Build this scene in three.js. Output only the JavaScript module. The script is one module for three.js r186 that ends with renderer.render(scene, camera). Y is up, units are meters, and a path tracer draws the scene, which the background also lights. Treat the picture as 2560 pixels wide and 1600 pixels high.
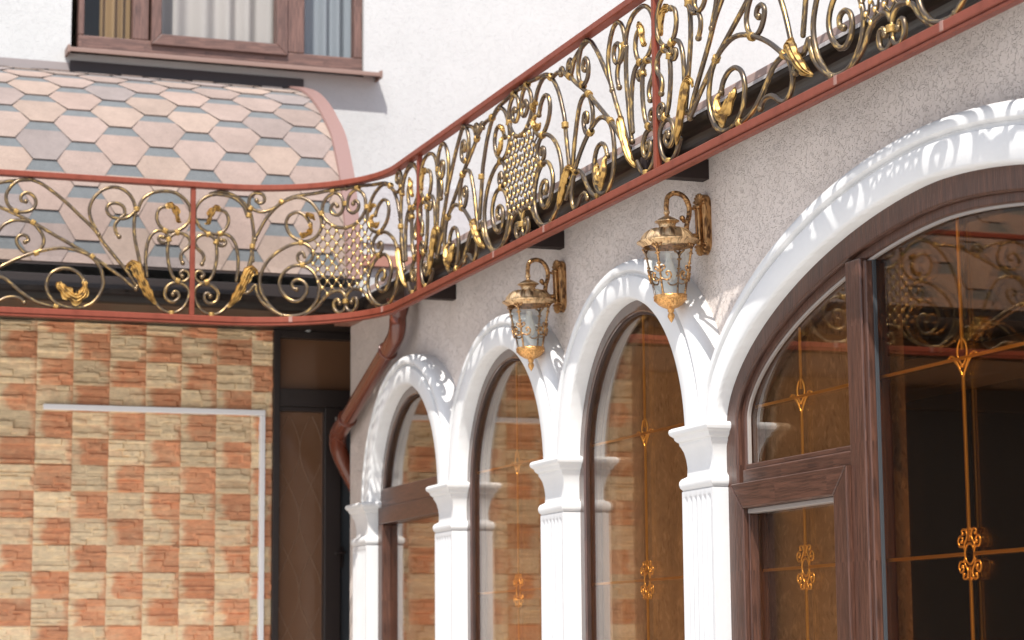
import * as THREE from 'three';
import { mergeGeometries, mergeVertices, toCreasedNormals } from 'three/addons/utils/BufferGeometryUtils.js';
import { RoundedBoxGeometry } from 'three/addons/geometries/RoundedBoxGeometry.js';

// ---------------------------------------------------------------- camera, sky, sun, exposure
const scene = new THREE.Scene();
const camera = new THREE.PerspectiveCamera(16.38, 1.6, 0.1, 600);
camera.rotation.set(THREE.MathUtils.degToRad(8.455), THREE.MathUtils.degToRad(-19.836), THREE.MathUtils.degToRad(-0.44), 'YXZ');
camera.position.set(-2.813, 1.6, 10.047);
camera.focus = 6.3;
camera.userData.fStop = 5;

const renderer = new THREE.WebGLRenderer({ antialias: true });
renderer.setSize(1024, 640);
renderer.toneMapping = THREE.LinearToneMapping;
renderer.toneMappingExposure = 2.1;
renderer.shadowMap.enabled = true;

const SUN = new THREE.Vector3(-0.34, 1, 0.64).normalize();
// hazy bright summer sky, computed: pale at the horizon, soft blue overhead, a whitish glow round the sun
{
  const W = 512, H = 256, d = new Float32Array(W * H * 4), v = new THREE.Vector3();
  for (let y = 0; y < H; y++) for (let x = 0; x < W; x++) {
    const el = (y + 0.5) / H * Math.PI - Math.PI / 2, az = ((x + 0.5) / W - 0.5) * Math.PI * 2;
    v.set(Math.cos(el) * Math.cos(az), Math.sin(el), Math.cos(el) * Math.sin(az));
    const t = Math.pow(Math.max(0, v.y), 0.55), c = Math.max(0, v.dot(SUN)), glow = 0.9 * Math.pow(c, 6) + 2.2 * Math.pow(c, 60), i = (y * W + x) * 4;
    const col = v.y < 0 ? [0.6, 0.6, 0.6] : [0.95 + (0.46 - 0.95) * t, 0.97 + (0.62 - 0.97) * t, 1.0 + (0.95 - 1.0) * t];
    for (let k = 0; k < 3; k++) d[i + k] = col[k] + glow * [1, 0.96, 0.9][k];
    d[i + 3] = 1;
  }
  const sky = new THREE.DataTexture(d, W, H, THREE.RGBAFormat, THREE.FloatType);
  sky.mapping = THREE.EquirectangularReflectionMapping; sky.magFilter = sky.minFilter = THREE.LinearFilter; sky.needsUpdate = true;
  scene.background = sky; scene.environment = sky;
  scene.backgroundIntensity = 0.54; scene.environmentIntensity = 0.54;
}

const sun = new THREE.DirectionalLight(new THREE.Color(1, 0.96, 0.90), 3.4);
sun.position.copy(SUN).multiplyScalar(30).add(new THREE.Vector3(-1, 2, 4));
sun.target.position.set(-1, 2, 4);
sun.castShadow = true;
sun.shadow.mapSize.set(4096, 4096);
Object.assign(sun.shadow.camera, { left: -12, right: 12, top: 12, bottom: -12, near: 1, far: 80 });
sun.shadow.bias = -0.0004;
scene.add(sun, sun.target);

// ---------------------------------------------------------------- helpers
let seedState = 7;
const rnd = () => { seedState = (seedState + 0x6d2b79f5) | 0; let t = Math.imul(seedState ^ (seedState >>> 15), 1 | seedState); t = (t + Math.imul(t ^ (t >>> 7), 61 | t)) ^ t; return ((t ^ (t >>> 14)) >>> 0) / 4294967296; };
const rr = (a, b) => a + (b - a) * rnd();
const lerp = (a, b, t) => a + (b - a) * t;
const clamp = (x, a = 0, b = 1) => Math.min(b, Math.max(a, x));
const smooth = (a, b, x) => { const t = clamp((x - a) / (b - a)); return t * t * (3 - 2 * t); };
const h3 = (x, y, z) => { let h = Math.imul(x, 374761393) ^ Math.imul(y, 668265263) ^ Math.imul(z, 2147483647 ^ 1274126177); h = Math.imul(h ^ (h >>> 13), 1274126177); return ((h ^ (h >>> 16)) >>> 0) / 4294967296; };
function noise(x, y, p = 0, s = 0) {           // value noise, periodic with p cells when p > 0
  const xi = Math.floor(x), yi = Math.floor(y), fx = x - xi, fy = y - yi, u = fx * fx * (3 - 2 * fx), v = fy * fy * (3 - 2 * fy);
  const w = (a) => (p ? ((a % p) + p) % p : a);
  const a = h3(w(xi), w(yi), s), b = h3(w(xi + 1), w(yi), s), c = h3(w(xi), w(yi + 1), s), d = h3(w(xi + 1), w(yi + 1), s);
  return lerp(lerp(a, b, u), lerp(c, d, u), v);
}
function fbm(x, y, oct = 4, p = 0, s = 0) { let t = 0, a = 0.5, n = 0; for (let i = 0; i < oct; i++) { t += a * noise(x, y, p, s + i * 17); n += a; a *= 0.5; x *= 2; y *= 2; p *= 2; } return t / n; }
const V = (x, y, z) => new THREE.Vector3(x, y, z);

const used = new Map();
function numbered(name) { const n = used.get(name) || 0; used.set(name, n + 1); return n ? `${name}_${String(n).padStart(3, '0')}` : name; }
function shadowed(o) { o.traverse((m) => { if (m.isMesh) { m.castShadow = true; m.receiveShadow = true; } }); return o; }
function thing(name, label, category, group) {
  const g = new THREE.Group(); g.name = numbered(name); g.userData = { label, category }; if (group) g.userData.group = group;
  scene.add(g); return g;
}
function part(name, geos, mat, parent, kind) {
  const list = (Array.isArray(geos) ? geos : [geos]).map((g) => { const q = g.index ? g.toNonIndexed() : g; for (const k of Object.keys(q.attributes)) if (!['position', 'normal', 'uv', 'color'].includes(k)) q.deleteAttribute(k); return q; });
  if (list.some((g) => g.attributes.color) && !list.every((g) => g.attributes.color)) list.forEach((g) => g.deleteAttribute('color'));
  const geo = list.length > 1 ? mergeGeometries(list) : list[0];
  const m = new THREE.Mesh(geo, mat); m.name = name; m.castShadow = m.receiveShadow = true;
  if (kind) m.userData.kind = kind;
  parent.add(m); return m;
}
function sub(name, parent) { const g = new THREE.Group(); g.name = name; parent.add(g); return g; }
// uv in metres from the dominant axis of each face
function boxUV(geo, sx = 1, sy = sx, along) {
  const g = geo.index ? geo.toNonIndexed() : geo, p = g.attributes.position, uv = new Float32Array(p.count * 2);
  const a = V(), b = V(), c = V(), n = V();
  for (let i = 0; i < p.count; i += 3) {
    a.fromBufferAttribute(p, i); b.fromBufferAttribute(p, i + 1); c.fromBufferAttribute(p, i + 2);
    n.copy(b).sub(a).cross(c.clone().sub(a));
    const ax = Math.abs(n.x), ay = Math.abs(n.y), az = Math.abs(n.z);
    for (let k = 0; k < 3; k++) {
      const q = k === 0 ? a : k === 1 ? b : c; let u, v;
      if (ax >= ay && ax >= az) { u = q.z; v = q.y; } else if (ay >= az) { u = q.x; v = q.z; } else { u = q.x; v = q.y; }
      if (along) { v = q[along]; const o = ['x', 'y', 'z'].filter((t) => t !== along); u = ax >= ay && ax >= az ? q[o.filter((t) => t !== 'x')[0] || o[0]] : ay >= az ? q[o.filter((t) => t !== 'y')[0] || o[0]] : q[o.filter((t) => t !== 'z')[0] || o[0]]; }
      uv[(i + k) * 2] = u * sx; uv[(i + k) * 2 + 1] = v * sy;
    }
  }
  g.setAttribute('uv', new THREE.BufferAttribute(uv, 2));
  return g;
}
function box(x0, x1, y0, y1, z0, z1, r = 0.003, along) {
  const w = x1 - x0, h = y1 - y0, d = z1 - z0, rad = Math.min(r, w * 0.45, h * 0.45, d * 0.45);
  const g = rad > 0 ? new RoundedBoxGeometry(w, h, d, 2, rad) : new THREE.BoxGeometry(w, h, d);
  g.translate((x0 + x1) / 2, (y0 + y1) / 2, (z0 + z1) / 2);
  return boxUV(g, 1, 1, along);
}
function extrudeX(shape, x0, x1, bevel = 0.003, seg = 24) {        // shape drawn in (z, y)
  const g = new THREE.ExtrudeGeometry(shape, { depth: x1 - x0 - 2 * bevel, bevelEnabled: bevel > 0, bevelSize: bevel, bevelThickness: bevel, bevelSegments: 2, bevelOffset: -bevel, curveSegments: seg });
  g.rotateY(-Math.PI / 2); g.translate(x1 - bevel, 0, 0);
  return boxUV(g);
}
function grid(nu, nv, f, closeU = false) {                          // f(u,v) -> Vector3
  const pos = [], uv = [], idx = [];
  for (let j = 0; j <= nv; j++) for (let i = 0; i <= nu; i++) { const p = f(i / nu, j / nv); pos.push(p.x, p.y, p.z); uv.push(i / nu, j / nv); }
  for (let j = 0; j < nv; j++) for (let i = 0; i < nu; i++) { const a = j * (nu + 1) + i, b = a + 1, c = a + nu + 1, d = c + 1; idx.push(a, b, d, a, d, c); }
  const g = new THREE.BufferGeometry();
  g.setAttribute('position', new THREE.Float32BufferAttribute(pos, 3)); g.setAttribute('uv', new THREE.Float32BufferAttribute(uv, 2)); g.setIndex(idx); g.computeVertexNormals();
  return g;
}
function tube(pts, r, seg, radial = 8, ball = 0) {
  const curve = new THREE.CatmullRomCurve3(pts, false, 'centripetal'), L = curve.getLength();
  const g = new THREE.TubeGeometry(curve, seg || Math.max(8, Math.ceil(L / 0.008)), r, radial, false), uv = g.attributes.uv;
  for (let i = 0; i < uv.count; i++) uv.setXY(i, uv.getX(i) * L, uv.getY(i) * 6.28 * r);
  const out = [g.toNonIndexed()];
  const s0 = new THREE.SphereGeometry(r * (ball || 1), 8, 6), s1 = new THREE.SphereGeometry(r, 8, 6);
  s1.translate(...pts[0].toArray()); s0.translate(...pts[pts.length - 1].toArray());
  out.push(s0.toNonIndexed(), s1.toNonIndexed());
  return mergeGeometries(out);
}
const lathe = (pts, seg = 40) => new THREE.LatheGeometry(pts.map(([r, y]) => new THREE.Vector2(Math.max(r, 1e-4), y)), seg);

// ---------------------------------------------------------------- textures
function dataTex(w, h, f, srgb) {
  const d = new Uint8Array(w * h * 4);
  for (let y = 0; y < h; y++) for (let x = 0; x < w; x++) { const c = f(x / w, y / h, x, y), i = (y * w + x) * 4; for (let k = 0; k < 3; k++) d[i + k] = clamp(Array.isArray(c) ? c[k] : c) * 255; d[i + 3] = 255; }
  const t = new THREE.DataTexture(d, w, h); t.wrapS = t.wrapT = THREE.RepeatWrapping; t.magFilter = THREE.LinearFilter; t.minFilter = THREE.LinearMipmapLinearFilter; t.generateMipmaps = true;
  if (srgb) t.colorSpace = THREE.SRGBColorSpace; t.needsUpdate = true; return t;
}
function rep(t, x, y = x) { const c = t.clone(); c.repeat.set(x, y); c.needsUpdate = true; return c; }
const lin = (c) => (c <= 0.0031308 ? 12.92 * c : 1.055 * Math.pow(c, 1 / 2.4) - 0.055);   // linear -> sRGB
const toS = (c) => c.map(lin);

// stucco with short worm-like furrows
function stuccoCanvas(size, count, wormLen, wormW, seed) {
  seedState = seed;
  const cv = document.createElement('canvas'); cv.width = cv.height = size; const g = cv.getContext('2d');
  const img = g.createImageData(size, size);
  for (let y = 0; y < size; y++) for (let x = 0; x < size; x++) { const n = 150 + 46 * (fbm(x / size * 24, y / size * 24, 3, 24, seed) - 0.5) + 36 * (noise(x / size * 170, y / size * 170, 170, seed + 5) - 0.5), i = (y * size + x) * 4; img.data[i] = img.data[i + 1] = img.data[i + 2] = n; img.data[i + 3] = 255; }
  g.putImageData(img, 0, 0);
  g.lineCap = 'round';
  for (let k = 0; k < count; k++) {
    const x = rnd() * size, y = rnd() * size, a = rnd() * Math.PI * 2, l = wormLen * rr(0.35, 1.3), b = rr(-0.8, 0.8), w = wormW * rr(0.6, 1.25);
    const draw = (dx, dy, style, ww) => { g.strokeStyle = style; g.lineWidth = ww; g.beginPath(); g.moveTo(x + dx, y + dy); g.quadraticCurveTo(x + dx + Math.cos(a + b) * l * 0.6, y + dy + Math.sin(a + b) * l * 0.6, x + dx + Math.cos(a) * l, y + dy + Math.sin(a) * l); g.stroke(); };
    for (const dx of x > size - 40 ? [0, -size] : x < 40 ? [0, size] : [0]) for (const dy of y > size - 40 ? [0, -size] : y < 40 ? [0, size] : [0]) {
      draw(dx + 1.5, dy + 1.5, 'rgba(215,215,215,0.6)', w * 1.2); draw(dx, dy, `rgba(${rnd() < 0.75 ? '40,40,40' : '85,85,85'},0.9)`, w);
    }
  }
  const t = new THREE.CanvasTexture(cv); t.wrapS = t.wrapT = THREE.RepeatWrapping; return t;
}
const stuccoBump = stuccoCanvas(1024, 3300, 17, 3.6, 11);
const plasterBump = stuccoCanvas(1024, 3600, 11, 4.2, 23);
const blotch = (a, b, s, f = 6) => dataTex(512, 512, (u, v) => { const n = fbm(u * f, v * f, 5, f, s), m = noise(u * 256, v * 256, 256, s + 3); const t = clamp(0.5 + (n - 0.5) * 1.6 + (m - 0.5) * 0.25); return toS([lerp(a[0], b[0], t), lerp(a[1], b[1], t), lerp(a[2], b[2], t)]); }, true);
const stuccoCol = blotch([0.57, 0.50, 0.455], [0.66, 0.585, 0.535], 31);
const whiteCol = blotch([0.605, 0.602, 0.595], [0.645, 0.642, 0.635], 37, 8);
const creamCol = blotch([0.385, 0.386, 0.382], [0.455, 0.456, 0.452], 41, 4);
const paintBump = dataTex(512, 512, (u, v) => 0.5 + 0.5 * (fbm(u * 40, v * 40, 4, 40, 51) - 0.5) + 0.3 * (fbm(u * 8, v * 8, 2, 8, 52) - 0.5));
const woodTex = dataTex(512, 512, (u, v) => {                       // grain runs along v, tile 0.3 m
  const warp = fbm(u * 6, v * 2, 3, 0, 61) * 0.0 + noise(u * 10, v * 4, 0, 62) * 0.012;
  const g1 = noise((u + warp) * 96, v * 5, 0, 63), g2 = noise((u + warp) * 220, v * 14, 0, 64), g3 = noise(u * 18, v * 1.5, 0, 65);
  const t = clamp(0.15 + 0.55 * g1 + 0.35 * g2 * g2 + 0.3 * (g3 - 0.5)), pore = g2 > 0.78 && g1 < 0.5 ? 0.55 : 1;
  return toS([lerp(0.03, 0.135, t) * pore, lerp(0.013, 0.06, t) * pore, lerp(0.009, 0.038, t) * pore]);
}, true);
const woodBump = dataTex(512, 512, (u, v) => 0.3 + 0.6 * noise(u * 220, v * 14, 0, 64));
const patina = dataTex(512, 512, (u, v) => {                        // dark iron brushed over with gold
  const n = fbm(u * 10, v * 40, 4, 0, 71), s = noise(u * 40, v * 130, 0, 72), t = smooth(0.50, 0.80, n * 0.75 + s * 0.28);
  return toS([lerp(0.115, 0.56, t), lerp(0.085, 0.36, t), lerp(0.06, 0.125, t)]);
}, true);
const patinaRough = dataTex(256, 256, (u, v) => { const r = 0.30 + 0.3 * fbm(u * 14, v * 40, 3, 0, 75); return [r, r, r]; });
const goldTex = dataTex(256, 256, (u, v) => { const n = fbm(u * 9, v * 9, 4, 9, 77), t = smooth(0.3, 0.6, n); return toS([lerp(0.12, 0.52, t), lerp(0.07, 0.32, t), lerp(0.03, 0.10, t)]); }, true);
const bronzeTex = dataTex(256, 256, (u, v) => { const n = 0.55 * fbm(u * 14, v * 7, 3, 0, 81) + 0.45 * noise(u * 60, v * 16, 0, 82), t = smooth(0.28, 0.62, n); return toS([lerp(0.12, 0.55, t), lerp(0.06, 0.31, t), lerp(0.03, 0.13, t)]); }, true);
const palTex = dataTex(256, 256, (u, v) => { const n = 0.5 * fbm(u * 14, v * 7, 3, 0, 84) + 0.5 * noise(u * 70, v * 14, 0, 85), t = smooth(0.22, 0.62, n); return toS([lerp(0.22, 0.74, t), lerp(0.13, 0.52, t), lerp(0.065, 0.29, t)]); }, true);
const granules = dataTex(512, 512, (u, v) => { const n = noise(u * 200, v * 200, 200, 91) * 0.6 + noise(u * 100, v * 100, 100, 92) * 0.4, m = fbm(u * 8, v * 8, 3, 8, 93); const t = 0.72 + 0.38 * n + 0.16 * (m - 0.5); return [lin(clamp(t * 0.9)), lin(clamp(t * 0.9)), lin(clamp(t * 0.9))]; }, true);
const granBump = dataTex(512, 512, (u, v) => noise(u * 200, v * 200, 200, 91));
const stoneGrain = dataTex(512, 512, (u, v) => 0.6 * fbm(u * 20, v * 90, 3, 0, 95) + 0.4 * noise(u * 160, v * 160, 160, 96));
function brocade() {
  seedState = 99; const S = 512, cv = document.createElement('canvas'); cv.width = cv.height = S; const g = cv.getContext('2d');
  g.fillStyle = '#a09380'; g.fillRect(0, 0, S, S);
  for (let k = 0; k < 420; k++) {
    const x = rnd() * S, y = rnd() * S, l = rr(16, 38), a = -Math.PI / 2 + rr(-0.9, 0.9);
    g.fillStyle = rnd() < 0.6 ? 'rgba(200,188,168,0.55)' : 'rgba(112,100,84,0.5)';
    for (const dx of [0, -S, S]) for (const dy of [0, -S, S]) { if (x + dx < -50 || x + dx > S + 50 || y + dy < -50 || y + dy > S + 50) continue; g.save(); g.translate(x + dx, y + dy); g.rotate(a); g.beginPath(); g.moveTo(0, 0); g.quadraticCurveTo(l * 0.5, l * 0.34, l, 0); g.quadraticCurveTo(l * 0.5, -l * 0.34, 0, 0); g.fill(); g.restore(); }
  }
  const t = new THREE.CanvasTexture(cv); t.colorSpace = THREE.SRGBColorSpace; t.wrapS = t.wrapT = THREE.RepeatWrapping; return t;
}
const leafTex = brocade();
const fleece = dataTex(256, 256, (u, v) => 0.5 + 0.5 * (noise(u * 120, v * 120, 120, 98) - 0.5));

// ---------------------------------------------------------------- materials
const std = (o) => new THREE.MeshStandardMaterial(o), phys = (o) => new THREE.MeshPhysicalMaterial(o);
const lc = (r, g, b) => new THREE.Color().setRGB(r, g, b);
const M = {
  stucco: std({ map: stuccoCol, bumpMap: rep(stuccoBump, 1.9), bumpScale: 0.0045, roughness: 0.95 }),
  plaster: std({ map: rep(creamCol, 0.5), bumpMap: rep(plasterBump, 1.3), bumpScale: 0.0022, roughness: 0.95 }),
  band: std({ color: lc(0.40, 0.39, 0.395), bumpMap: rep(plasterBump, 1.3), bumpScale: 0.003, roughness: 0.95 }),
  white: std({ map: rep(whiteCol, 1.2), bumpMap: rep(paintBump, 2.5), bumpScale: 0.0007, roughness: 0.62 }),
  whiteDimmed: std({ map: rep(whiteCol, 1.2), color: lc(0.87, 0.87, 0.88), bumpMap: rep(paintBump, 2.5), bumpScale: 0.0007, roughness: 0.75 }),  // same white paint, dimmed against the sun so the flutes show
  wood: std({ map: rep(woodTex, 3.3), color: lc(0.78, 0.76, 0.76), bumpMap: rep(woodBump, 3.3), bumpScale: 0.0005, roughness: 0.34 }),
  woodGloss: phys({ map: rep(woodTex, 3.3), color: lc(0.7, 0.7, 0.72), roughness: 0.3, clearcoat: 1, clearcoatRoughness: 0.08 }),
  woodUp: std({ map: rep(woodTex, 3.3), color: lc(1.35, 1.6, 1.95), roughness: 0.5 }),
  woodDark: std({ map: rep(woodTex, 3.3), color: lc(0.35, 0.32, 0.3), roughness: 0.5 }),
  gasket: std({ color: lc(0.03, 0.035, 0.04), roughness: 0.5 }),
  bead: std({ color: lc(0.26, 0.23, 0.21), roughness: 0.35 }),
  iron: std({ map: rep(patina, 2.2, 3), roughnessMap: patinaRough, roughness: 0.85, metalness: 0.85 }),
  gold: std({ map: rep(goldTex, 9), roughness: 0.5, metalness: 0.75 }),
  studs: std({ color: lc(0.8, 0.54, 0.21), roughness: 0.34, metalness: 0.9 }),
  bronze: std({ map: rep(bronzeTex, 5), roughness: 0.36, metalness: 0.85 }),
  bronzeSunlit: std({ map: rep(palTex, 4), roughness: 0.38, metalness: 0.8 }),  // bronze of cap and finial lightened, sunlight put into the colour
  bronzeGold: std({ map: rep(palTex, 4), color: lc(1.0, 0.78, 0.5), roughness: 0.38, metalness: 0.8 }),
  goldBar: std({ color: lc(0.82, 0.47, 0.12), roughness: 0.28, metalness: 0.95 }),
  rail: phys({ map: rep(blotch([0.145, 0.031, 0.016], [0.195, 0.045, 0.025], 105, 12), 3), roughness: 0.45, specularIntensity: 0.55 }),
  weld: std({ map: rep(blotch([0.19, 0.075, 0.055], [0.33, 0.20, 0.17], 117, 40), 6), roughness: 0.6 }),
  railShade: std({ color: lc(0.02, 0.009, 0.007), roughness: 0.8 }),  // bracket brown blackened, deep shade put into the colour
  gutter: phys({ color: lc(0.011, 0.0075, 0.006), roughness: 0.28, specularIntensity: 0.45 }),
  pipe: phys({ color: lc(0.13, 0.034, 0.018), roughness: 0.25, clearcoat: 0.5 }),
  sill: std({ color: lc(0.20, 0.125, 0.10), roughness: 0.5 }),
  flash: std({ color: lc(0.30, 0.14, 0.10), roughness: 0.45 }),
  galv: std({ map: rep(blotch([0.34, 0.31, 0.30], [0.55, 0.51, 0.49], 107, 16), 3), roughness: 0.45 }),
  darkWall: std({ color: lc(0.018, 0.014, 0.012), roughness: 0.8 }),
  darkFrame: std({ color: lc(0.022, 0.015, 0.013), roughness: 0.4 }),
  doorPane: phys({ color: lc(0.15, 0.075, 0.04), roughness: 0.18, clearcoat: 0.25 }),
  doorLine: std({ color: lc(0.21, 0.118, 0.065), roughness: 0.4 }),
  glass: phys({ color: lc(0.91, 0.83, 0.74), transmission: 1, thickness: 0, roughness: 0, ior: 1.68, metalness: 0 }),
  glassMid: phys({ color: lc(0.88, 0.76, 0.62), transmission: 1, thickness: 0, roughness: 0, ior: 1.4 }),
  glassMidIn: phys({ color: lc(0.93, 0.86, 0.79), transmission: 1, thickness: 0, roughness: 0, ior: 1.85 }),
  glassIn: phys({ color: lc(0.93, 0.86, 0.79), transmission: 1, thickness: 0, roughness: 0, ior: 1.55, metalness: 0 }),
  glassUp: phys({ color: lc(0.9, 0.92, 0.93), transmission: 1, thickness: 0, roughness: 0, ior: 1.5 }),
  lampGlass: phys({ color: lc(0.93, 0.94, 0.91), transmission: 1, thickness: 0, roughness: 0.02, ior: 1.5, bumpMap: rep(dataTex(256, 256, (u, v) => fbm(u * 10, v * 10, 2, 10, 111)), 1, 1), bumpScale: 0.006 }),
  bulb: phys({ color: lc(0.9, 0.9, 0.88), transmission: 0.6, roughness: 0.3, ior: 1.45 }),
  brocade: std({ map: rep(leafTex, 2.2), bumpMap: rep(fleece, 6), bumpScale: 0.0005, roughness: 0.85 }),
  brocadeDark: std({ map: rep(leafTex, 1.3), color: lc(0.62, 0.42, 0.27), roughness: 0.9 }),
  drapeGold: std({ color: lc(0.26, 0.155, 0.06), roughness: 0.7 }),
  drapePale: std({ color: lc(0.36, 0.32, 0.29), roughness: 0.8 }),
  drapeBlue: std({ color: lc(0.22, 0.235, 0.25), roughness: 0.8 }),
  blind: std({ color: lc(0.58, 0.42, 0.37), roughness: 0.7 }),
  trim: std({ color: lc(0.85, 0.845, 0.85), roughness: 0.5 }),
  paving: std({ map: rep(blotch([0.50, 0.47, 0.43], [0.60, 0.57, 0.53], 121, 12), 0.4), roughness: 0.9 }),
  stone: std({ vertexColors: true, bumpMap: rep(stoneGrain, 3), bumpScale: 0.003, roughness: 0.9 }),
  mortar: std({ color: lc(0.25, 0.17, 0.12), roughness: 1 }),
  shingle: std({ map: rep(granules, 4), vertexColors: true, bumpMap: rep(granBump, 4), bumpScale: 0.0012, roughness: 0.95 }),
  roofDeck: std({ color: lc(0.17, 0.14, 0.13), roughness: 1 }),
};
for (const k of ['white', 'stucco']) M[k].side = THREE.DoubleSide;
M.gold.side = M.iron.side = M.gutter.side = THREE.DoubleSide;

// ---------------------------------------------------------------- ground
{
  const g = new THREE.CircleGeometry(220, 64); g.rotateX(-Math.PI / 2); boxUV(g);
  const m = part('courtyard_ground', boxUV(g), M.paving, scene); m.userData = { kind: 'structure', label: 'pale paved courtyard ground below the arcade', category: 'ground' };
}

// ---------------------------------------------------------------- arcade wing (wall plane X = 0, faces -X)
const wing = thing('arcade_wing', 'beige stucco wing with white arched windows and fluted pilasters under the iron railing', 'building');
const PIL = [0.51, 1.71, 2.91, 4.11, 6.75], HW = 0.1075, XF = -0.1, CAPY = 2.25;
const arches = [
  ...[1.11, 2.31, 3.51].map((c) => ({ c, cy: 2.22, ai: 0.4925, bi: 0.4925, ni: 2, ao: 0.65, bo: 0.622, no: 2 })),
  { c: 5.43, cy: 2.25, ai: 1.2125, bi: 0.467, ni: 1.72, ao: 1.335, bo: 0.613, no: 1.88 },
];
const se = (a, b, n, t) => { const c = Math.cos(t), s = Math.sin(t); return [Math.sign(c) * a * Math.abs(c) ** (2 / n), b * Math.abs(s) ** (2 / n)]; };
const arcIn = (A, t, off = 0) => { const [z, y] = se(A.ai + off, A.bi + off, A.ni, t); return [A.c + z, A.cy + y]; };
const arcMix = (A, t, k) => { const [z0, y0] = se(A.ai, A.bi, A.ni, t), [z1, y1] = se(A.ao, A.bo, A.no, t); return [A.c + lerp(z0, z1, k), A.cy + lerp(y0, y1, k)]; };
const YB = 0.3;
function archShape(A, off, yb, N = 64) {
  const s = new THREE.Shape(); s.moveTo(A.c + A.ai + off, yb);
  for (let i = 0; i <= N; i++) { const [z, y] = arcIn(A, (i / N) * Math.PI, off); s.lineTo(z, y); }
  s.lineTo(A.c - A.ai - off, yb); s.closePath(); return s;
}
{
  const s = new THREE.Shape(); s.moveTo(0, 0); s.lineTo(9, 0); s.lineTo(9, 3.12); s.lineTo(0, 3.12); s.closePath();
  for (const A of arches) {
    const h = new THREE.Path(); h.moveTo(A.c - A.ai - 0.02, YB);
    for (let i = 48; i >= 0; i--) { const [z, y] = arcMix(A, (i / 48) * Math.PI, 0.45); h.lineTo(clamp(z, A.c - A.ai - 0.02, A.c + A.ai + 0.02), y); }
    h.lineTo(A.c + A.ai + 0.02, YB); h.closePath(); s.holes.push(h);
  }
  part('wall', extrudeX(s, 0, 0.24, 0), M.stucco, wing);
  // the rest of the wing: ceiling and roof, inner floor and walls
  part('terrace_roof', [box(-0.08, 4.2, 3.121, 3.16, 0.0, 9, 0)], M.flash, wing);
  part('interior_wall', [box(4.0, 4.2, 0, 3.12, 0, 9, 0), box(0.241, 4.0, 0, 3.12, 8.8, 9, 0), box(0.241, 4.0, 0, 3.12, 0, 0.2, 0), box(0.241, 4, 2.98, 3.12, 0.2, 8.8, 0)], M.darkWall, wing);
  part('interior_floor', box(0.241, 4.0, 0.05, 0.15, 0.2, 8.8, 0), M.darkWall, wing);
}
// pilasters
const CAP = [[-0.004, 2.0605], [-0.001, 2.066], [0.004, 2.072], [0.0065, 2.082], [0.0055, 2.091], [0.001, 2.098], [-0.006, 2.102], [-0.0125, 2.106], [-0.0135, 2.13], [-0.011, 2.155], [-0.006, 2.178], [0.001, 2.194], [0.004, 2.198], [0.0045, 2.206], [0.009, 2.209], [0.0145, 2.215], [0.0165, 2.223], [0.0205, 2.226], [0.026, 2.231], [0.0285, 2.238], [0.027, 2.246], [0.021, 2.2505], [0.012, 2.252], [-0.03, 2.253]];
function sweepU(profile, zc, xIn) {
  const path = (d) => [[xIn, zc - HW - d], [XF - d, zc - HW - d], [XF - d, zc + HW + d], [xIn, zc + HW + d]];
  const pos = [];
  for (let i = 0; i < profile.length - 1; i++) {
    const a = path(profile[i][0]), b = path(profile[i + 1][0]), ya = profile[i][1], yb = profile[i + 1][1];
    for (let k = 0; k < 3; k++) {
      const p0 = [a[k][0], ya, a[k][1]], p1 = [a[k + 1][0], ya, a[k + 1][1]], q0 = [b[k][0], yb, b[k][1]], q1 = [b[k + 1][0], yb, b[k + 1][1]];
      pos.push(...p0, ...q1, ...p1, ...p0, ...q0, ...q1);
    }
  }
  const g = new THREE.BufferGeometry(); g.setAttribute('position', new THREE.Float32BufferAttribute(pos, 3));
  g.scale(1, 1, 1); const m = mergeVertices(g, 1e-5);
  return boxUV(toCreasedNormals(m, 0.9));
}
function shaftGeo(zc) {
  const levels = [[0.2, 1], [1.2, 1], [2.0, 1], [2.025, 1], [2.032, 0.92], [2.038, 0.72], [2.043, 0.4], [2.046, 0], [2.062, 0]];
  const sec = (k) => {
    const out = [[0.0, -HW], [XF, -HW]];
    for (let i = 0; i < 6; i++) { const c = (i - 2.5) * 0.0325, w = 0.0140; for (let j = 0; j <= 12; j++) { const t = -1 + j / 6; out.push([XF + 0.0056 * k * (0.5 + 0.5 * Math.cos(Math.PI * t)) ** 0.8, c + t * w]); } }
    out.push([XF, HW], [0.0, HW]); return out;
  };
  const pos = [];
  for (let l = 0; l < levels.length - 1; l++) {
    const a = sec(levels[l][1]), b = sec(levels[l + 1][1]), ya = levels[l][0], yb = levels[l + 1][0];
    for (let i = 0; i < a.length - 1; i++) pos.push(a[i][0], ya, zc + a[i][1], b[i + 1][0], yb, zc + b[i + 1][1], a[i + 1][0], ya, zc + a[i + 1][1], a[i][0], ya, zc + a[i][1], b[i][0], yb, zc + b[i][1], b[i + 1][0], yb, zc + b[i + 1][1]);
  }
  const g = new THREE.BufferGeometry(); g.setAttribute('position', new THREE.Float32BufferAttribute(pos, 3));
  return boxUV(toCreasedNormals(mergeVertices(g, 1e-5), 0.6));
}
PIL.forEach((zc) => {
  const p = sub('pilaster', wing);
  part('shaft', shaftGeo(zc), M.whiteDimmed, p);
  part('capital', sweepU(CAP, zc, 0.03), M.white, p);
  part('jamb', [box(0.0, 0.06, 0.2, 2.24, zc - HW, zc + HW, 0)], M.white, p);
  part('base', [box(-0.125, 0.05, 0.0, 0.2, zc - HW - 0.025, zc + HW + 0.025, 0.004)], M.white, p);
});
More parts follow.
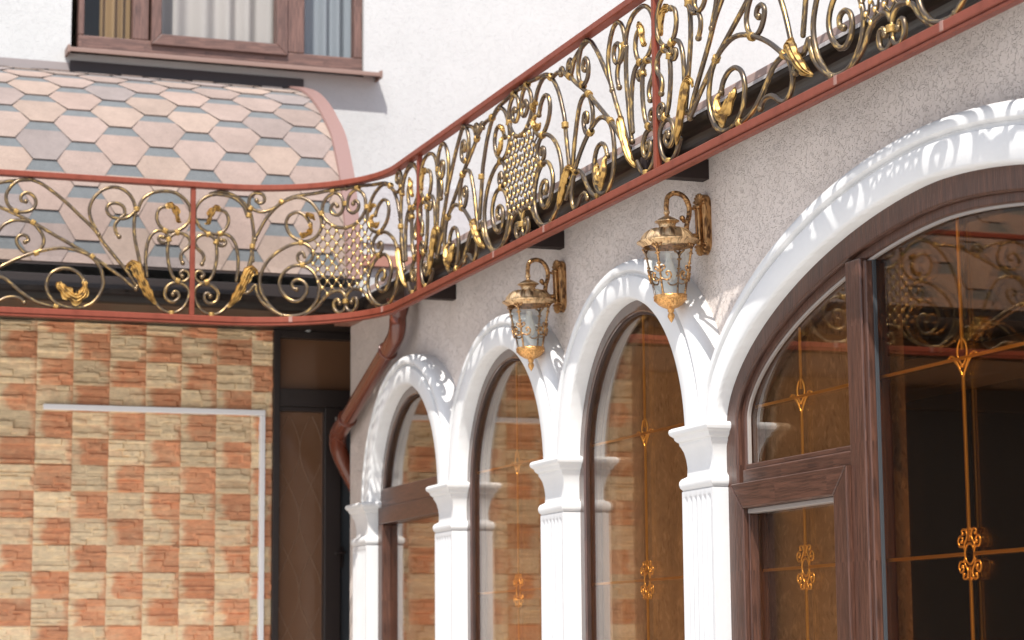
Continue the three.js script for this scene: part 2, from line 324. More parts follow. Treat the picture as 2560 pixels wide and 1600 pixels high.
// archivolts
const AP = [[0, 0.035], [0, -0.02], [0, -0.083], [0.03, -0.089], [0.07, -0.0915], [0.3, -0.093], [0.5, -0.091], [0.56, -0.088], [0.575, -0.080], [0.59, -0.0735], [0.63, -0.0725], [0.655, -0.0745], [0.67, -0.082], [0.71, -0.0885], [0.78, -0.0895], [0.86, -0.086], [0.93, -0.078], [0.975, -0.066], [1, -0.051], [1, -0.036], [0.99, -0.026], [0.985, 0.012]];
arches.forEach((A) => {
  const N = A.ai > 0.6 ? 160 : 96, pos = [];
  const at = (i, [k, x]) => { const t = lerp(-0.0, Math.PI, i / N), [z, y] = arcMix(A, t, k); return V(x, Math.max(y, CAPY - 0.01), z); };
  const g = grid(N, AP.length - 1, (u, v) => at(u * N, AP[Math.round(v * (AP.length - 1))]));
  g.setIndex(Array.from(g.index.array).map((_, i, a) => a[i - (i % 3) + [0, 2, 1][i % 3]])); g.computeVertexNormals();
  part('arch_moulding', boxUV(toCreasedNormals(g, 0.7)), M.white, wing);
});
// ornaments of the glazing grille, drawn in (z, y) round a centre
const goldTube = (pts, x, r = 0.0034) => tube(pts.map(([z, y]) => V(x, y, z)), r, Math.max(10, pts.length * 4), 6);
function fleur(z, y, x) {
  const s = 0.00105, P = (a) => a.map(([dz, dy]) => [z + dz * s * 1.45, y + dy * s]);
  const out = [];
  for (const k of [-1, 1]) {
    out.push(goldTube(P([[0, 48], [k * 9, 36], [k * 14, 18], [k * 13, 4], [k * 6, -10], [0, -18]]), x));
    out.push(goldTube(P([[k * 42, 4], [k * 34, 9], [k * 24, 4], [k * 14, -12], [k * 5, -32], [0, -46]]), x));
    out.push(goldTube(P([[k * 42, 4], [k * 30, 0], [k * 20, -8], [k * 10, -24], [0, -46]]), x, 0.0028));
  }
  out.push(new THREE.SphereGeometry(0.006, 8, 6).translate(x, y - 0.018, z).toNonIndexed());
  return out;
}
function medallion(z, y, x) {
  const out = [], s = 0.00112;
  for (const a of [-1, 1]) for (const b of [-1, 1]) {
    const P = (q) => q.map(([dz, dy]) => [z + a * dz * s, y + b * dy * s]);
    out.push(goldTube(P([[18, 8], [26, 16], [38, 16], [44, 28], [36, 38], [26, 32], [30, 24]]), x, 0.003));
    out.push(goldTube(P([[18, 8], [20, 20], [12, 30], [8, 40], [16, 52], [28, 50], [26, 42]]), x, 0.003));
    out.push(goldTube(P([[0, 34], [8, 40], [10, 50], [4, 54]]), x, 0.003));
    out.push(new THREE.SphereGeometry(0.0052, 8, 6).translate(x, y + b * 26 * s, z + a * 29 * s).toNonIndexed(), new THREE.SphereGeometry(0.0048, 8, 6).translate(x, y + b * 43 * s, z + a * 25 * s).toNonIndexed());
  }
  out.push(new THREE.TorusGeometry(0.021, 0.003, 6, 20).rotateY(Math.PI / 2).scale(1, 1.15, 1).translate(x, y, z).toNonIndexed());
  return out;
}
const bar = (x, y0, y1, z0, z1, t = 0.0042) => box(x - 0.003, x + 0.003, y0 - (y0 === y1 ? t : 0), y1 + (y0 === y1 ? t : 0), z0 - (z0 === z1 ? t : 0), z1 + (z0 === z1 ? t : 0), 0.001);
const XO = -0.016, XI = 0.006, XG = -0.005, YF = 2.285, YM = 1.818;
const archTop = (A, z, off) => { const u = Math.min(1, Math.abs(z - A.c) / (A.ai + off)); return A.cy + (A.bi + off) * (1 - u ** A.ni) ** (1 / A.ni); };
function flat(shape, x) { return extrudeX(shape, x, x + 0.004, 0, 32); }   // a pane 4 mm thick
function rectShape(z0, z1, y0, y1) { const s = new THREE.Shape(); s.moveTo(z0, y0); s.lineTo(z1, y0); s.lineTo(z1, y1); s.lineTo(z0, y1); s.closePath(); return s; }
function cutArch(A, off, z0, z1, y0, N = 40) {     // the part of an arched opening between z0 and z1 above y0
  const s = new THREE.Shape(); s.moveTo(z0, y0); s.lineTo(z1, y0);
  for (let i = 0; i <= N; i++) { const z = lerp(z1, z0, i / N); s.lineTo(z, archTop(A, z, off)); }
  s.closePath(); return s;
}
arches.forEach((A, k) => {
  const w = sub('window', wing), FW = k === 3 ? 0.088 : 0.040;
  const ring = archShape(A, 0.012, YB, 96); const fo = k === 3 ? 0.062 : FW, hole = archShape(A, -fo, YB + FW, 96); ring.holes.push(new THREE.Path(hole.getPoints().reverse()));
  part('frame', extrudeX(ring, k === 3 ? -0.05 : -0.036, 0.03, 0.006), k === 3 ? M.wood : M.woodGloss, w);
  if (k === 3) { const r2 = archShape(A, -fo + 0.004, YB + 0.01, 96); r2.holes.push(new THREE.Path(archShape(A, -FW, YB + FW, 96).getPoints().reverse())); part('inner_frame', extrudeX(r2, -0.034, 0.03, 0.005), M.wood, w); }
  const bead = archShape(A, -FW + 0.002, YB + FW, 96); bead.holes.push(new THREE.Path(archShape(A, -FW - 0.007, YB + FW + 0.01, 96).getPoints().reverse()));
  part('bead', extrudeX(bead, -0.0285, XO - 0.002, 0.0015), k === 3 ? M.bead : M.woodDark, w);
  const off = -FW + 0.004, lo = A.c - A.ai + FW, hi = A.c + A.ai - FW;
  const glaze = (z0, z1, y0, y1, g = M.glass, gi = M.glassIn) => {
    const sh = () => (y1 === null ? cutArch(A, off, z0, z1, y0) : rectShape(z0, z1, y0, y1));
    part('outer_pane', flat(sh(), XO), g, w); part('inner_pane', flat(sh(), XI), gi, w);
  };
  if (k === 1 || k === 2) {
    glaze(lo, hi, YB + FW, null);
    part('glazing_bar', bar(XG, YF, YF, lo, hi), M.goldBar, w);
    part('glazing_bar', bar(XG, YM, YM, lo, A.c - 0.022), M.goldBar, w); part('glazing_bar', bar(XG, YM, YM, A.c + 0.022, hi), M.goldBar, w);
    part('glazing_bar', bar(XG, YF + 0.02, archTop(A, A.c, off), A.c, A.c), M.goldBar, w); part('glazing_bar', bar(XG, YM + 0.03, YF - 0.04, A.c, A.c), M.goldBar, w); part('glazing_bar', bar(XG, YB + FW, YM - 0.03, A.c, A.c), M.goldBar, w);
    part('fleur_ornament', fleur(A.c, YF, XG), M.goldBar, w); part('medallion', medallion(A.c, YM, XG), M.goldBar, w);
  } else if (k === 0) {
    part('transom', box(-0.04, 0.03, 2.225, 2.305, lo - 0.01, hi + 0.01, 0.004, 'z'), M.wood, w);
    part('sash', [box(-0.052, 0.022, 2.15, 2.224, lo - 0.02, hi + 0.02, 0.005, 'z'), box(-0.052, 0.022, YB, 2.15, lo - 0.02, lo + 0.045, 0.005, 'y'), box(-0.052, 0.022, YB, 2.15, hi - 0.045, hi + 0.02, 0.005, 'y')], M.wood, w);
    glaze(lo, hi, 2.305, null); glaze(lo + 0.045, hi - 0.045, YB + 0.1, 2.15);
  } else {
    const m0 = 4.955, m1 = 5.037, n0 = 2 * A.c - m1, n1 = 2 * A.c - m0;
    for (const [a, b] of [[m0, m1], [n0, n1]]) {
      part('mullion', [box(-0.052, 0.03, YB, archTop(A, (a + b) / 2, -FW) + 0.012, a, b, 0.005, 'y'), box(-0.045, -0.0165, YB, archTop(A, b, -FW) - 0.004, b, b + 0.017, 0.004, 'y')], M.wood, w);
      part('gasket', [box(-0.026, -0.0155, YB, archTop(A, b + 0.025, -FW) - 0.002, b + 0.017, b + 0.021, 0.001)], M.gasket, w);
    }
    for (const [z0, z1] of [[lo, m0], [n1, hi]]) {
      const c = (z0 + z1) / 2 + (z0 < A.c ? -0.03 : 0.03);
      part('transom', [box(-0.044, 0.03, 2.060, 2.106, z0 - 0.004, z1, 0.005, 'z'), box(-0.034, 0.0, 2.106, 2.121, z0, z1, 0.003, 'z')], M.wood, w);
      const sa = z0 - (z0 < A.c ? 0.04 : 0), sb = z1 + (z0 < A.c ? 0 : 0.04);
      const sash = new THREE.Shape(); sash.moveTo(sa, YB); sash.lineTo(sb, YB); sash.lineTo(sb, 2.068); sash.lineTo(sa, 2.068); sash.closePath();
      const hl = new THREE.Path(); hl.moveTo(sa + 0.078, YB + 0.08); hl.lineTo(sa + 0.078, 1.990); hl.lineTo(sb - 0.078, 1.990); hl.lineTo(sb - 0.078, YB + 0.08); hl.closePath();
      const top = new THREE.Shape([[sa, 2.066], [sa + 0.074, 1.992], [sb - 0.074, 1.992], [sb, 2.066]].map((q) => new THREE.Vector2(...q)));
      const lf = new THREE.Shape([[sa, 2.0655], [sa, YB], [sa + 0.074, YB + 0.07], [sa + 0.074, 1.9915]].map((q) => new THREE.Vector2(...q)));
      const rt = new THREE.Shape([[sb, 2.0655], [sb - 0.074, 1.9915], [sb - 0.074, YB + 0.07], [sb, YB]].map((q) => new THREE.Vector2(...q)));
      const spin = (g) => { const uv = g.attributes.uv; for (let i = 0; i < uv.count; i++) uv.setXY(i, uv.getY(i), uv.getX(i)); return g; };
      part('sash', [spin(extrudeX(top, -0.066, 0.015, 0.005)), extrudeX(lf, -0.066, 0.015, 0.005), extrudeX(rt, -0.066, 0.015, 0.005)], M.wood, w);
      part('bead', [box(-0.05, -0.02, 1.978, 1.992, sa + 0.074, sb - 0.074, 0.003), ], M.bead, w);
      part('bead', [box(-0.05, -0.02, YB, 1.978, sa + 0.074, sa + 0.084, 0.003, 'y'), box(-0.05, -0.02, YB, 1.978, sb - 0.084, sb - 0.074, 0.003, 'y')], M.wood, w);
      glaze(z0, z1, 2.11, null); glaze(sa + 0.075, sb - 0.075, YB + 0.08, 1.99);
      part('glazing_bar', bar(XG, YF, YF, Math.max(z0, A.c - A.ai + 0.1), Math.min(z1, A.c + A.ai - 0.1)), M.goldBar, w); part('glazing_bar', bar(XG, YM, YM, sa + 0.08, c - 0.022), M.goldBar, w); part('glazing_bar', bar(XG, YM, YM, c + 0.022, sb - 0.08), M.goldBar, w);
      part('glazing_bar', bar(XG, YF + 0.02, archTop(A, c, off), c, c), M.goldBar, w); part('glazing_bar', bar(XG, 2.11, YF - 0.04, c, c), M.goldBar, w);
      part('glazing_bar', bar(XG, YM + 0.03, 1.98, c, c), M.goldBar, w); part('glazing_bar', bar(XG, YB + 0.1, YM - 0.03, c, c), M.goldBar, w);
      part('fleur_ornament', fleur(c, YF, XG), M.goldBar, w); part('medallion', medallion(c, YM, XG), M.goldBar, w);
    }
    glaze(m1, n0, YB + FW, null, M.glassMid, M.glassMidIn);
    const c = A.c + 0.012;
    part('glazing_bar', bar(XG, YF, YF, m1, n0), M.goldBar, w); part('glazing_bar', bar(XG, YM, YM, m1 + 0.01, c - 0.022), M.goldBar, w); part('glazing_bar', bar(XG, YM, YM, c + 0.022, n0), M.goldBar, w);
    part('glazing_bar', bar(XG, YF + 0.02, archTop(A, c, off), c, c), M.goldBar, w); part('glazing_bar', bar(XG, YM + 0.03, YF - 0.04, c, c), M.goldBar, w); part('glazing_bar', bar(XG, YB + 0.1, YM - 0.03, c, c), M.goldBar, w);
    part('fleur_ornament', fleur(c, YF, XG), M.goldBar, w); part('medallion', medallion(c, YM, XG), M.goldBar, w);
  }
});
// gutter along the eaves of the wing, roof edge and rail brackets
function halfPipe(r, a, b, axis, cx, cy, thick = 0.003) {           // open on top, runs from a to b along axis ('x' or 'z')
  const prof = [];
  for (let i = 0; i <= 20; i++) { const t = Math.PI + (i / 20) * Math.PI; prof.push([Math.cos(t) * r, Math.sin(t) * r]); }
  prof.push([r + 0.001, 0.004], [r - 0.004, 0.005]);
  for (let i = 20; i >= 0; i--) { const t = Math.PI + (i / 20) * Math.PI; prof.push([Math.cos(t) * (r - thick), Math.sin(t) * (r - thick)]); }
  prof.push([-r + 0.004, 0.005], [-r - 0.001, 0.004]);
  const s = new THREE.Shape(prof.map((q) => new THREE.Vector2(...q)));
  const g = new THREE.ExtrudeGeometry(s, { depth: b - a, bevelEnabled: false });
  if (axis === 'z') g.translate(cx, cy, a); else { g.rotateY(Math.PI / 2); g.translate(a, cy, cx); }
  return g;
}
part('gutter', halfPipe(0.06, 0.64, 9, 'z', -0.1, 3.132), M.gutter, wing);
for (const z of [1.9, 4.33, 6.8]) part('gutter_joint', halfPipe(0.0635, z - 0.035, z + 0.035, 'z', -0.1, 3.132, 0.004), M.gutter, wing);
{
  const edge = sub('roof_edge', wing);
  for (let i = 0; i < 16; i++) part('edge_strip', box(-0.132 + (i % 2) * 0.003, 0.02, 3.143 + (i % 2) * 0.001, 3.164 + (i % 2) * 0.001, 0.70 + i * 0.52, 0.70 + (i + 1) * 0.52 - 0.004, 0.002), M.galv, edge);
  part('edge_lip', box(-0.125, 0.06, 3.1665, 3.192, 0.70, 9, 0.004), std({ color: lc(0.34, 0.24, 0.21), roughness: 0.7 }), edge);
}
for (const z of [1.56, 2.78, 4.0, 6.44]) part('bracket', [box(-0.207, 0.02, 3.012, 3.074, z - 0.024, z + 0.024, 0.002)], M.railShade, wing);
part('interior_beam', box(1.2, 1.36, 2.50, 2.62, 0.2, 8.8, 0.01), std({ color: lc(0.6, 0.45, 0.33), roughness: 0.8 }), wing);

// ---------------------------------------------------------------- main building (stone wall Z = -0.3, upper wall Z = -0.5)
const house = thing('main_building', 'white plastered house with checkered stone ground floor and hexagon shingle lean-to roof', 'building');
{
  const zw = -0.5;
  const wx0 = -1.267, wx1 = 0.205, wy0 = 4.505, wy1 = 6.2;
  part('upper_wall', [box(-7, wx0, 2.9, 9, zw - 0.3, zw, 0), box(wx1, 9, 2.9, 9, zw - 0.3, zw, 0), box(wx0, wx1, 2.9, wy0 - 0.03, zw - 0.3, zw, 0), box(wx0, wx1, wy1, 9, zw - 0.3, zw, 0)], M.plaster, house);
  part('wall_band', box(-0.12, 9, 3.62, 3.93, zw, zw + 0.02, 0.004), M.band, house);
  part('flashing', box(-0.12, 9, 3.50, 3.56, zw, zw + 0.035, 0.004), M.flash, house);
  part('upper_room', [box(wx0 - 0.2, wx1 + 0.2, 4.2, 6.4, -3.2, -3.1, 0), box(wx0 - 0.3, wx0 - 0.2, 4.2, 6.4, -3.1, -0.8, 0), box(wx1 + 0.2, wx1 + 0.3, 4.2, 6.4, -3.1, -0.8, 0), box(wx0 - 0.3, wx1 + 0.3, 6.4, 6.5, -3.2, -0.8, 0), box(wx0 - 0.3, wx1 + 0.3, 4.1, 4.2, -3.2, -0.8, 0)], std({ color: lc(0.35, 0.28, 0.2), roughness: 0.9 }), house);
  // upper window
  const w = sub('upper_window', house), zf = -0.525, zb = -0.59;
  part('frame', [box(-1.229, wx1, 4.508, 4.578, zb, zf, 0.006, 'x'), box(-1.229, -1.200, 4.578, wy1, zb, zf, 0.006, 'y'), box(wx1 - 0.045, wx1, 4.578, wy1, zb, zf, 0.006, 'y')], M.woodUp, w);
  part('mullion', box(-0.965, -0.885, 4.578, wy1, zb, zf, 0.006, 'y'), M.woodUp, w);
  part('mullion', box(-0.195, -0.098, 4.578, wy1, zb, zf, 0.006, 'y'), M.woodUp, w);
  const q = (a) => new THREE.Shape(a.map((p) => new THREE.Vector2(...p)));
  const ez = (s) => boxUV(new THREE.ExtrudeGeometry(s, { depth: 0.075, bevelEnabled: true, bevelSize: 0.004, bevelThickness: 0.004, bevelOffset: -0.004, bevelSegments: 2 }).translate(0, 0, zb + 0.005));
  const swap = (g) => { const uv = g.attributes.uv; for (let i = 0; i < uv.count; i++) uv.setXY(i, uv.getY(i), uv.getX(i)); return g; };
  part('sash', [swap(ez(q([[-0.875, 4.556], [-0.19, 4.556], [-0.245, 4.612], [-0.825, 4.612]]))), ez(q([[-0.875, 4.556], [-0.825, 4.612], [-0.825, wy1], [-0.875, wy1]])), ez(q([[-0.19, 4.556], [-0.19, wy1], [-0.245, wy1], [-0.245, 4.612]]))], M.woodUp, w);
  for (const [a, b, y] of [[-1.2, -0.965, 4.578], [-0.825, -0.245, 4.612], [-0.098, wx1 - 0.045, 4.578]]) part('pane', new THREE.PlaneGeometry(b - a, wy1 - y).translate((a + b) / 2, (y + wy1) / 2, zb + 0.02), M.glassUp, w);
  const sill = sub('window_sill', house);
  part('sill_board', boxUV(new RoundedBoxGeometry(1.555, 0.008, 0.205, 1, 0.002).rotateX(0.13).translate(-0.509, 4.488, zw + 0.0)), M.sill, sill);
  part('drip_edge', box(-1.286, 0.268, 4.457, 4.477, zw + 0.096, zw + 0.104, 0.002), M.sill, sill);
  part('end_cap', [box(0.262, 0.274, 4.452, 4.49, zw + 0.0, zw + 0.104, 0.002), box(-1.296, -1.284, 4.452, 4.49, zw + 0.0, zw + 0.104, 0.002)], M.sill, sill);
  part('slot_shade_strip', box(-1.27, -0.11, 4.36, 4.437, zw, zw + 0.012, 0.002), std({ color: lc(0.03, 0.022, 0.024), roughness: 0.6 }), house);  // dark strip painted in for the shade of the slot below the sill
  part('roof_upstand', box(-6, -1.272, 4.36, 4.425, zw, zw + 0.010, 0.002), std({ color: lc(0.22, 0.19, 0.185), roughness: 0.7 }), house);
}
// lean-to roof with hexagon shingles: profile of (z, y), from the eave up
const RP = [[0.632, 3.13], [0.622, 3.21], [0.61, 3.28], [0.57, 3.49], [0.483, 3.73], [0.414, 3.843], [0.331, 3.956], [0.2, 4.062], [0.06, 4.16], [-0.157, 4.273], [-0.445, 4.369], [-0.52, 4.39]];
const roofCurve = new THREE.CatmullRomCurve3(RP.map(([z, y]) => V(0, y, z)), false, 'centripetal'), RL = roofCurve.getLength();
const S0 = 0.021;                                                   // arc length 0 of the measured rows, below the eave line
function roofAt(s, lift = 0) { const t = clamp((s + S0) / RL, 0.0005, 0.9995), p = roofCurve.getPointAt(t), d = roofCurve.getTangentAt(t); return V(0, p.y - d.z * lift * -1 * -1, p.z + d.y * lift); }
{
  const roof = sub('roof', house), XR = -0.185, XL = -4.6;
  part('roof_deck', grid(1, 40, (u, v) => { const p = roofAt(lerp(0.09, RL - S0 - 0.02, v), -0.004); p.x = lerp(XL, -0.13, u); return p; }), M.roofDeck, roof);
  const rows = [-0.04, 0.0835, 0.2055, 0.336, 0.463, 0.588, 0.706, 0.82, 0.936, 1.072, 1.2, 1.328, 1.436, 1.55, 1.66, 1.77];
  const tones = [[0.335, 0.245, 0.205], [0.32, 0.24, 0.205], [0.295, 0.23, 0.205], [0.355, 0.265, 0.215], [0.26, 0.215, 0.20], [0.33, 0.25, 0.21]];
  seedState = 5;
  for (let r = 0; r + 1 < rows.length; r++) {
    const phase = r % 2 === 0 ? -0.306 : -0.4785;
    const s0 = rows[r], s1 = rows[Math.min(r + 1, rows.length - 1)], s2 = rows[Math.min(r + 2, rows.length - 1)];
    for (let k = -1; k < 13; k++) {
      const cx = phase - 0.345 * k; if (cx < XL + 0.1 || cx - 0.123 > XR) continue;
      const t = tones[Math.floor(rnd() * tones.length)], j = rr(0.92, 1.08), seedc = rnd() * 50;
      // rows of the hexagon: [s, halfwidth, lift, grey]
      const gb = lerp(s2, s1, 0.46), wide = 0.1215, flatw = 0.0505;
      const hw = (s) => s <= s1 ? lerp(flatw, wide, (s - s0) / (s1 - s0)) : lerp(wide, flatw, (s - s1) / Math.max(1e-4, s2 - s1));
      const prof = [[Math.max(s0, 0.1), -0.002, 0], [Math.max(s0, 0.1), 0.0085, 0], [lerp(s0, s1, 0.35), 0.0045, 0], [s1, 0.0022, 0], [gb, 0.0012, 0], [gb, 0.0012, 1], [s2 - 0.0005, 0.0006, 1], [s2 - 0.0005, -0.002, 1]];
      const pos = [], col = [], uv = [];
      const NX = 3;
      const P = (i, u) => { const l = prof[i][1], s = Math.max(0.1, prof[i][0]); const w = Math.max(0.004, hw(clamp(s, s0, s2)) - 0.0002), p = roofAt(s, l); p.x = Math.min(XR, cx + (u * 2 - 1) * w); return p; };
      const put = (i, u) => { const p = P(i, u), s = prof[i][0], g = prof[i][2]; pos.push(p.x, p.y, p.z); uv.push(p.x, s); const n = 0.9 + 0.2 * noise(p.x * 9 + seedc, s * 9, 0, 3); const c = g ? [0.155, 0.165, 0.17] : t.map((q) => q * j * n); col.push(...c.map((q) => q * 0.92)); };
      for (let i = 0; i < prof.length - 1; i++) { if (i === 4 || (i > 0 && prof[i + 1][0] <= 0.1)) continue; for (let q = 0; q < NX; q++) { const a = q / NX, b = (q + 1) / NX; put(i, a); put(i, b); put(i + 1, b); put(i, a); put(i + 1, b); put(i + 1, a); } }
      const g = new THREE.BufferGeometry(); g.setAttribute('position', new THREE.Float32BufferAttribute(pos, 3)); g.setAttribute('uv', new THREE.Float32BufferAttribute(uv, 2)); g.setAttribute('color', new THREE.Float32BufferAttribute(col, 3)); g.computeVertexNormals();
      part('shingle', g, M.shingle, roof);
    }
  }
  // verge trim at the right end and gable cheek
  const verge = grid(3, 40, (u, v) => { const p = roofAt(lerp(0.09, RL - S0 - 0.03, v), [0.004, 0.014, 0.014, -0.06][Math.round(u * 3)]); p.x = [-0.195, -0.19, -0.122, -0.12][Math.round(u * 3)]; return p; });
  part('verge_trim', toCreasedNormals(verge, 0.6), M.flash2 = std({ color: lc(0.20, 0.115, 0.10), roughness: 0.5, side: THREE.DoubleSide }), roof);
  const ch = new THREE.Shape(); ch.moveTo(0.5, 3.1);
  for (let i = 0; i <= 30; i++) { const p = roofAt(lerp(0.09, RL - S0 - 0.03, i / 30), -0.01); ch.lineTo(-p.z, p.y); } ch.lineTo(0.5, 3.1);
  part('roof_cheek', boxUV(new THREE.ExtrudeGeometry(ch, { depth: 0.02, bevelEnabled: false }).rotateY(Math.PI / 2).scale(1, 1, 1).translate(-0.15, 0, 0)), M.plaster, roof);
  part('soffit', box(-6, -0.005, 3.132, 3.17, -0.3, 0.605, 0.002), M.darkFrame, house);
  part('soffit_return', [box(-0.004, 0.6, 3.133, 3.171, -0.5, -0.002, 0), box(0.3, 0.35, 0, 3.132, -0.5, -0.002, 0)], M.darkFrame, house);
  part('fascia', box(-6, -0.12, 3.10, 3.2, 0.606, 0.622, 0.002), M.darkFrame, house);
  part('eave_gutter', halfPipe(0.055, -6, -0.10, 'x', 0.695, 3.122), M.gutter, house);
}
// stone facing
{
  const wall = sub('stone_wall', house), zs = -0.3, CW = 0.169, RH = 0.123, X1 = -0.304, XA = -3.16;
  part('backing', [box(-7, X1, 0, 3.132, zs - 0.2, zs - 0.012, 0)], M.mortar, wall);
  const terra = [0.69, 0.315, 0.165], cream = [0.82, 0.635, 0.40];
  for (let r = -4; r < 12; r++) for (let c = -11; c < 8; c++) {
    const y0 = 1.85 + r * RH, y1 = Math.min(y0 + RH, 3.131), x0 = -1.421 + c * CW, x1 = Math.min(x0 + CW, X1);
    if (x1 - x0 < 0.02 || y1 - y0 < 0.02 || x0 < XA - CW * 0.9 || x0 < -1.69) continue;
    seedState = 1000 + r * 57 + c * 131;
    const odd = (((r + c) % 2) + 2) % 2, isT = odd === 0, jx = rr(-0.012, 0.012), jitter = rr(0, 0.35);
    const strips = [0]; while (strips[strips.length - 1] < 1) strips.push(Math.min(1, strips[strips.length - 1] + rr(0.11, 0.27))); if (strips.length > 2 && 1 - strips[strips.length - 2] < 0.1) strips.splice(strips.length - 2, 1);
    const cuts = strips.map(() => { const q = [0]; while (q[q.length - 1] < 1) q.push(q[q.length - 1] + rr(0.35, 1.0)); return q; });
    const hts = strips.map(() => cuts[0].map(() => 0).concat([0, 0, 0, 0]).map(() => rr(0.0, 0.018)));
    const NX = 26, NY = 20, tone = rr(0.86, 1.12), shift = rr(-0.12, 0.12), sd = Math.floor(rnd() * 900);
    const colAt = (u, v, bi, bj) => {
      const n = fbm(u * 3 + sd, v * 3, 3, 0, 9), edge = isT ? smooth(0.30 + shift, 0.0 + shift, u + (n - 0.5) * 0.5) : smooth(0.80 + shift, 1.08 + shift, u + (n - 0.5) * 0.5);
      let t = isT ? edge : 1 - edge * 0.8; t = clamp(t + (h3(bi, bj, sd) - 0.5) * 0.32 + (n - 0.5) * 0.5);
      const w = tone * (0.82 + 0.36 * fbm(u * 9 + sd, v * 12, 3, 0, 19));
      return [0, 1, 2].map((k) => lerp(terra[k], cream[k], t) * w);
    };
    const pos = [], col = [], uv = [];
    const info = (u, v) => {
      const wv = v + 0.05 * (noise(u * 3 + sd, v * 2, 0, 4) - 0.5), i = Math.max(0, strips.findIndex((s, k) => wv >= s && wv < (strips[k + 1] ?? 2))), q = cuts[i], j = Math.max(0, q.findIndex((s, k) => u >= s && u < (q[k + 1] ?? 9)));
      const dv = Math.min(wv - strips[i], (strips[i + 1] ?? 1) - wv) * RH, du = Math.min(u - q[j] + (j === 0 ? 1 : 0), (q[j + 1] ?? 9) - u) * CW, d = Math.min(dv, du);
      const e = Math.min(u * (x1 - x0), (1 - u) * (x1 - x0), v * (y1 - y0), (1 - v) * (y1 - y0));
      let h = hts[i][j] + 0.006 * (fbm(u * 6 + sd, v * 10, 3, 0, 6) - 0.5); h *= smooth(-0.001, 0.004, d + 0.004 * (fbm(u * 8 + sd, v * 8, 2, 0, 14) - 0.35)) * 0.8 + 0.2; h = lerp(h * 0.75, h, smooth(0.0, 0.003, e));
      return [h, i, j];
    };
    const put = (i, j) => { const u = i / NX, v = j / NY, [h, a, b] = info(u, v); pos.push(lerp(x0 + 0.0001, x1 - 0.0001, u), lerp(y0 + 0.0001, y1 - 0.0001, v), zs + h); uv.push(lerp(x0, x1, u), lerp(y0, y1, v)); col.push(...colAt(u, v, a, b)); };
    for (let j = 0; j <= NY; j++) for (let i = 0; i <= NX; i++) put(i, j);
    const idx = []; for (let j = 0; j < NY; j++) for (let i = 0; i < NX; i++) { const a = j * (NX + 1) + i; idx.push(a, a + 1, a + NX + 2, a, a + NX + 2, a + NX + 1); }
    // sides
    const ring = []; for (let i = 0; i <= NX; i++) ring.push(i); for (let j = 1; j <= NY; j++) ring.push(j * (NX + 1) + NX); for (let i = NX - 1; i >= 0; i--) ring.push(NY * (NX + 1) + i); for (let j = NY - 1; j >= 1; j--) ring.push(j * (NX + 1));
    const base = pos.length / 3; for (const q of ring) { pos.push(pos[q * 3], pos[q * 3 + 1], zs - 0.013); uv.push(uv[q * 2], uv[q * 2 + 1]); col.push(col[q * 3], col[q * 3 + 1], col[q * 3 + 2]); }
    for (let i = 0; i < ring.length; i++) { const n = (i + 1) % ring.length; idx.push(ring[i], base + i, base + n, ring[i], base + n, ring[n]); }
    const g = new THREE.BufferGeometry(); g.setAttribute('position', new THREE.Float32BufferAttribute(pos, 3)); g.setAttribute('uv', new THREE.Float32BufferAttribute(uv, 2)); g.setAttribute('color', new THREE.Float32BufferAttribute(col, 3)); g.setIndex(idx);
    part('stone', toCreasedNormals(g, 0.5), M.stone, wall);
  }
  // dark glazed entrance added out of view so the arcade glass mirrors something dark
  const ent = sub('added_entrance', house);
  part('frame', [box(-5.2, -2.96, 2.85, 2.97, zs - 0.02, zs + 0.03, 0.004), box(-3.04, -2.96, 0, 2.85, zs - 0.02, zs + 0.03, 0.004), box(-5.2, -5.12, 0, 2.85, zs - 0.02, zs + 0.03, 0.004)], M.darkFrame, ent);
  part('pane', box(-5.12, -3.04, 0, 2.85, zs - 0.01, zs, 0), std({ color: lc(0.012, 0.01, 0.01), roughness: 0.3 }), ent);
  // side door in the corner
  const d = sub('side_door', house);
  part('frame', [box(-0.3035, -0.272, 0, 3.131, -0.36, -0.27, 0.003), box(-0.272, 0.3, 3.095, 3.131, -0.36, -0.27, 0.003), box(-0.272, 0.3, 2.765, 2.85, -0.36, -0.275, 0.003), box(-0.04, 0.0, 0, 2.765, -0.355, -0.285, 0.004)], M.darkFrame, d);
  part('leaf', [box(-0.05, 0.03, 0, 2.764, -0.345, -0.272, 0.004), box(-0.272, -0.05, 2.742, 2.7645, -0.35, -0.29, 0.003)], M.darkFrame, d);
  part('side_light', box(0.031, 0.3, 0, 2.764, -0.345, -0.3, 0.002), std({ color: lc(0.05, 0.055, 0.06), roughness: 0.25 }), d);
  part('transom_pane', box(-0.272, 0.3, 2.85, 3.095, -0.33, -0.32, 0), M.doorPane, d);
  part('pane', box(-0.272, -0.05, 0.1, 2.742, -0.33, -0.32, 0), M.doorPane, d);
  const lines = []; for (const ph of [0, 1, 2, 3]) { const pts = []; for (let i = 0; i <= 40; i++) { const y = lerp(1.2, 2.72, i / 40), x = -0.161 + 0.055 * (ph < 2 ? 1 : 1) * Math.sin(y * 9.2 + (ph % 2) * Math.PI) + (ph < 2 ? -0.055 : 0.055); if (x > -0.268 && x < -0.054) pts.push(V(x, y, -0.3195)); else if (pts.length > 3) { lines.push(tube(pts.splice(0), 0.0022, 40, 5)); } else pts.length = 0; } if (pts.length > 3) lines.push(tube(pts, 0.0022, 60, 5)); }
  part('lead_line', lines, M.doorLine, d);
  part('handle', [box(0.035, 0.05, 2.0, 2.1, -0.3, -0.29, 0.003), tube([V(0.043, 2.07, -0.29), V(0.043, 2.07, -0.25), V(0.0, 2.065, -0.245)], 0.007, 12)], M.darkFrame, d);
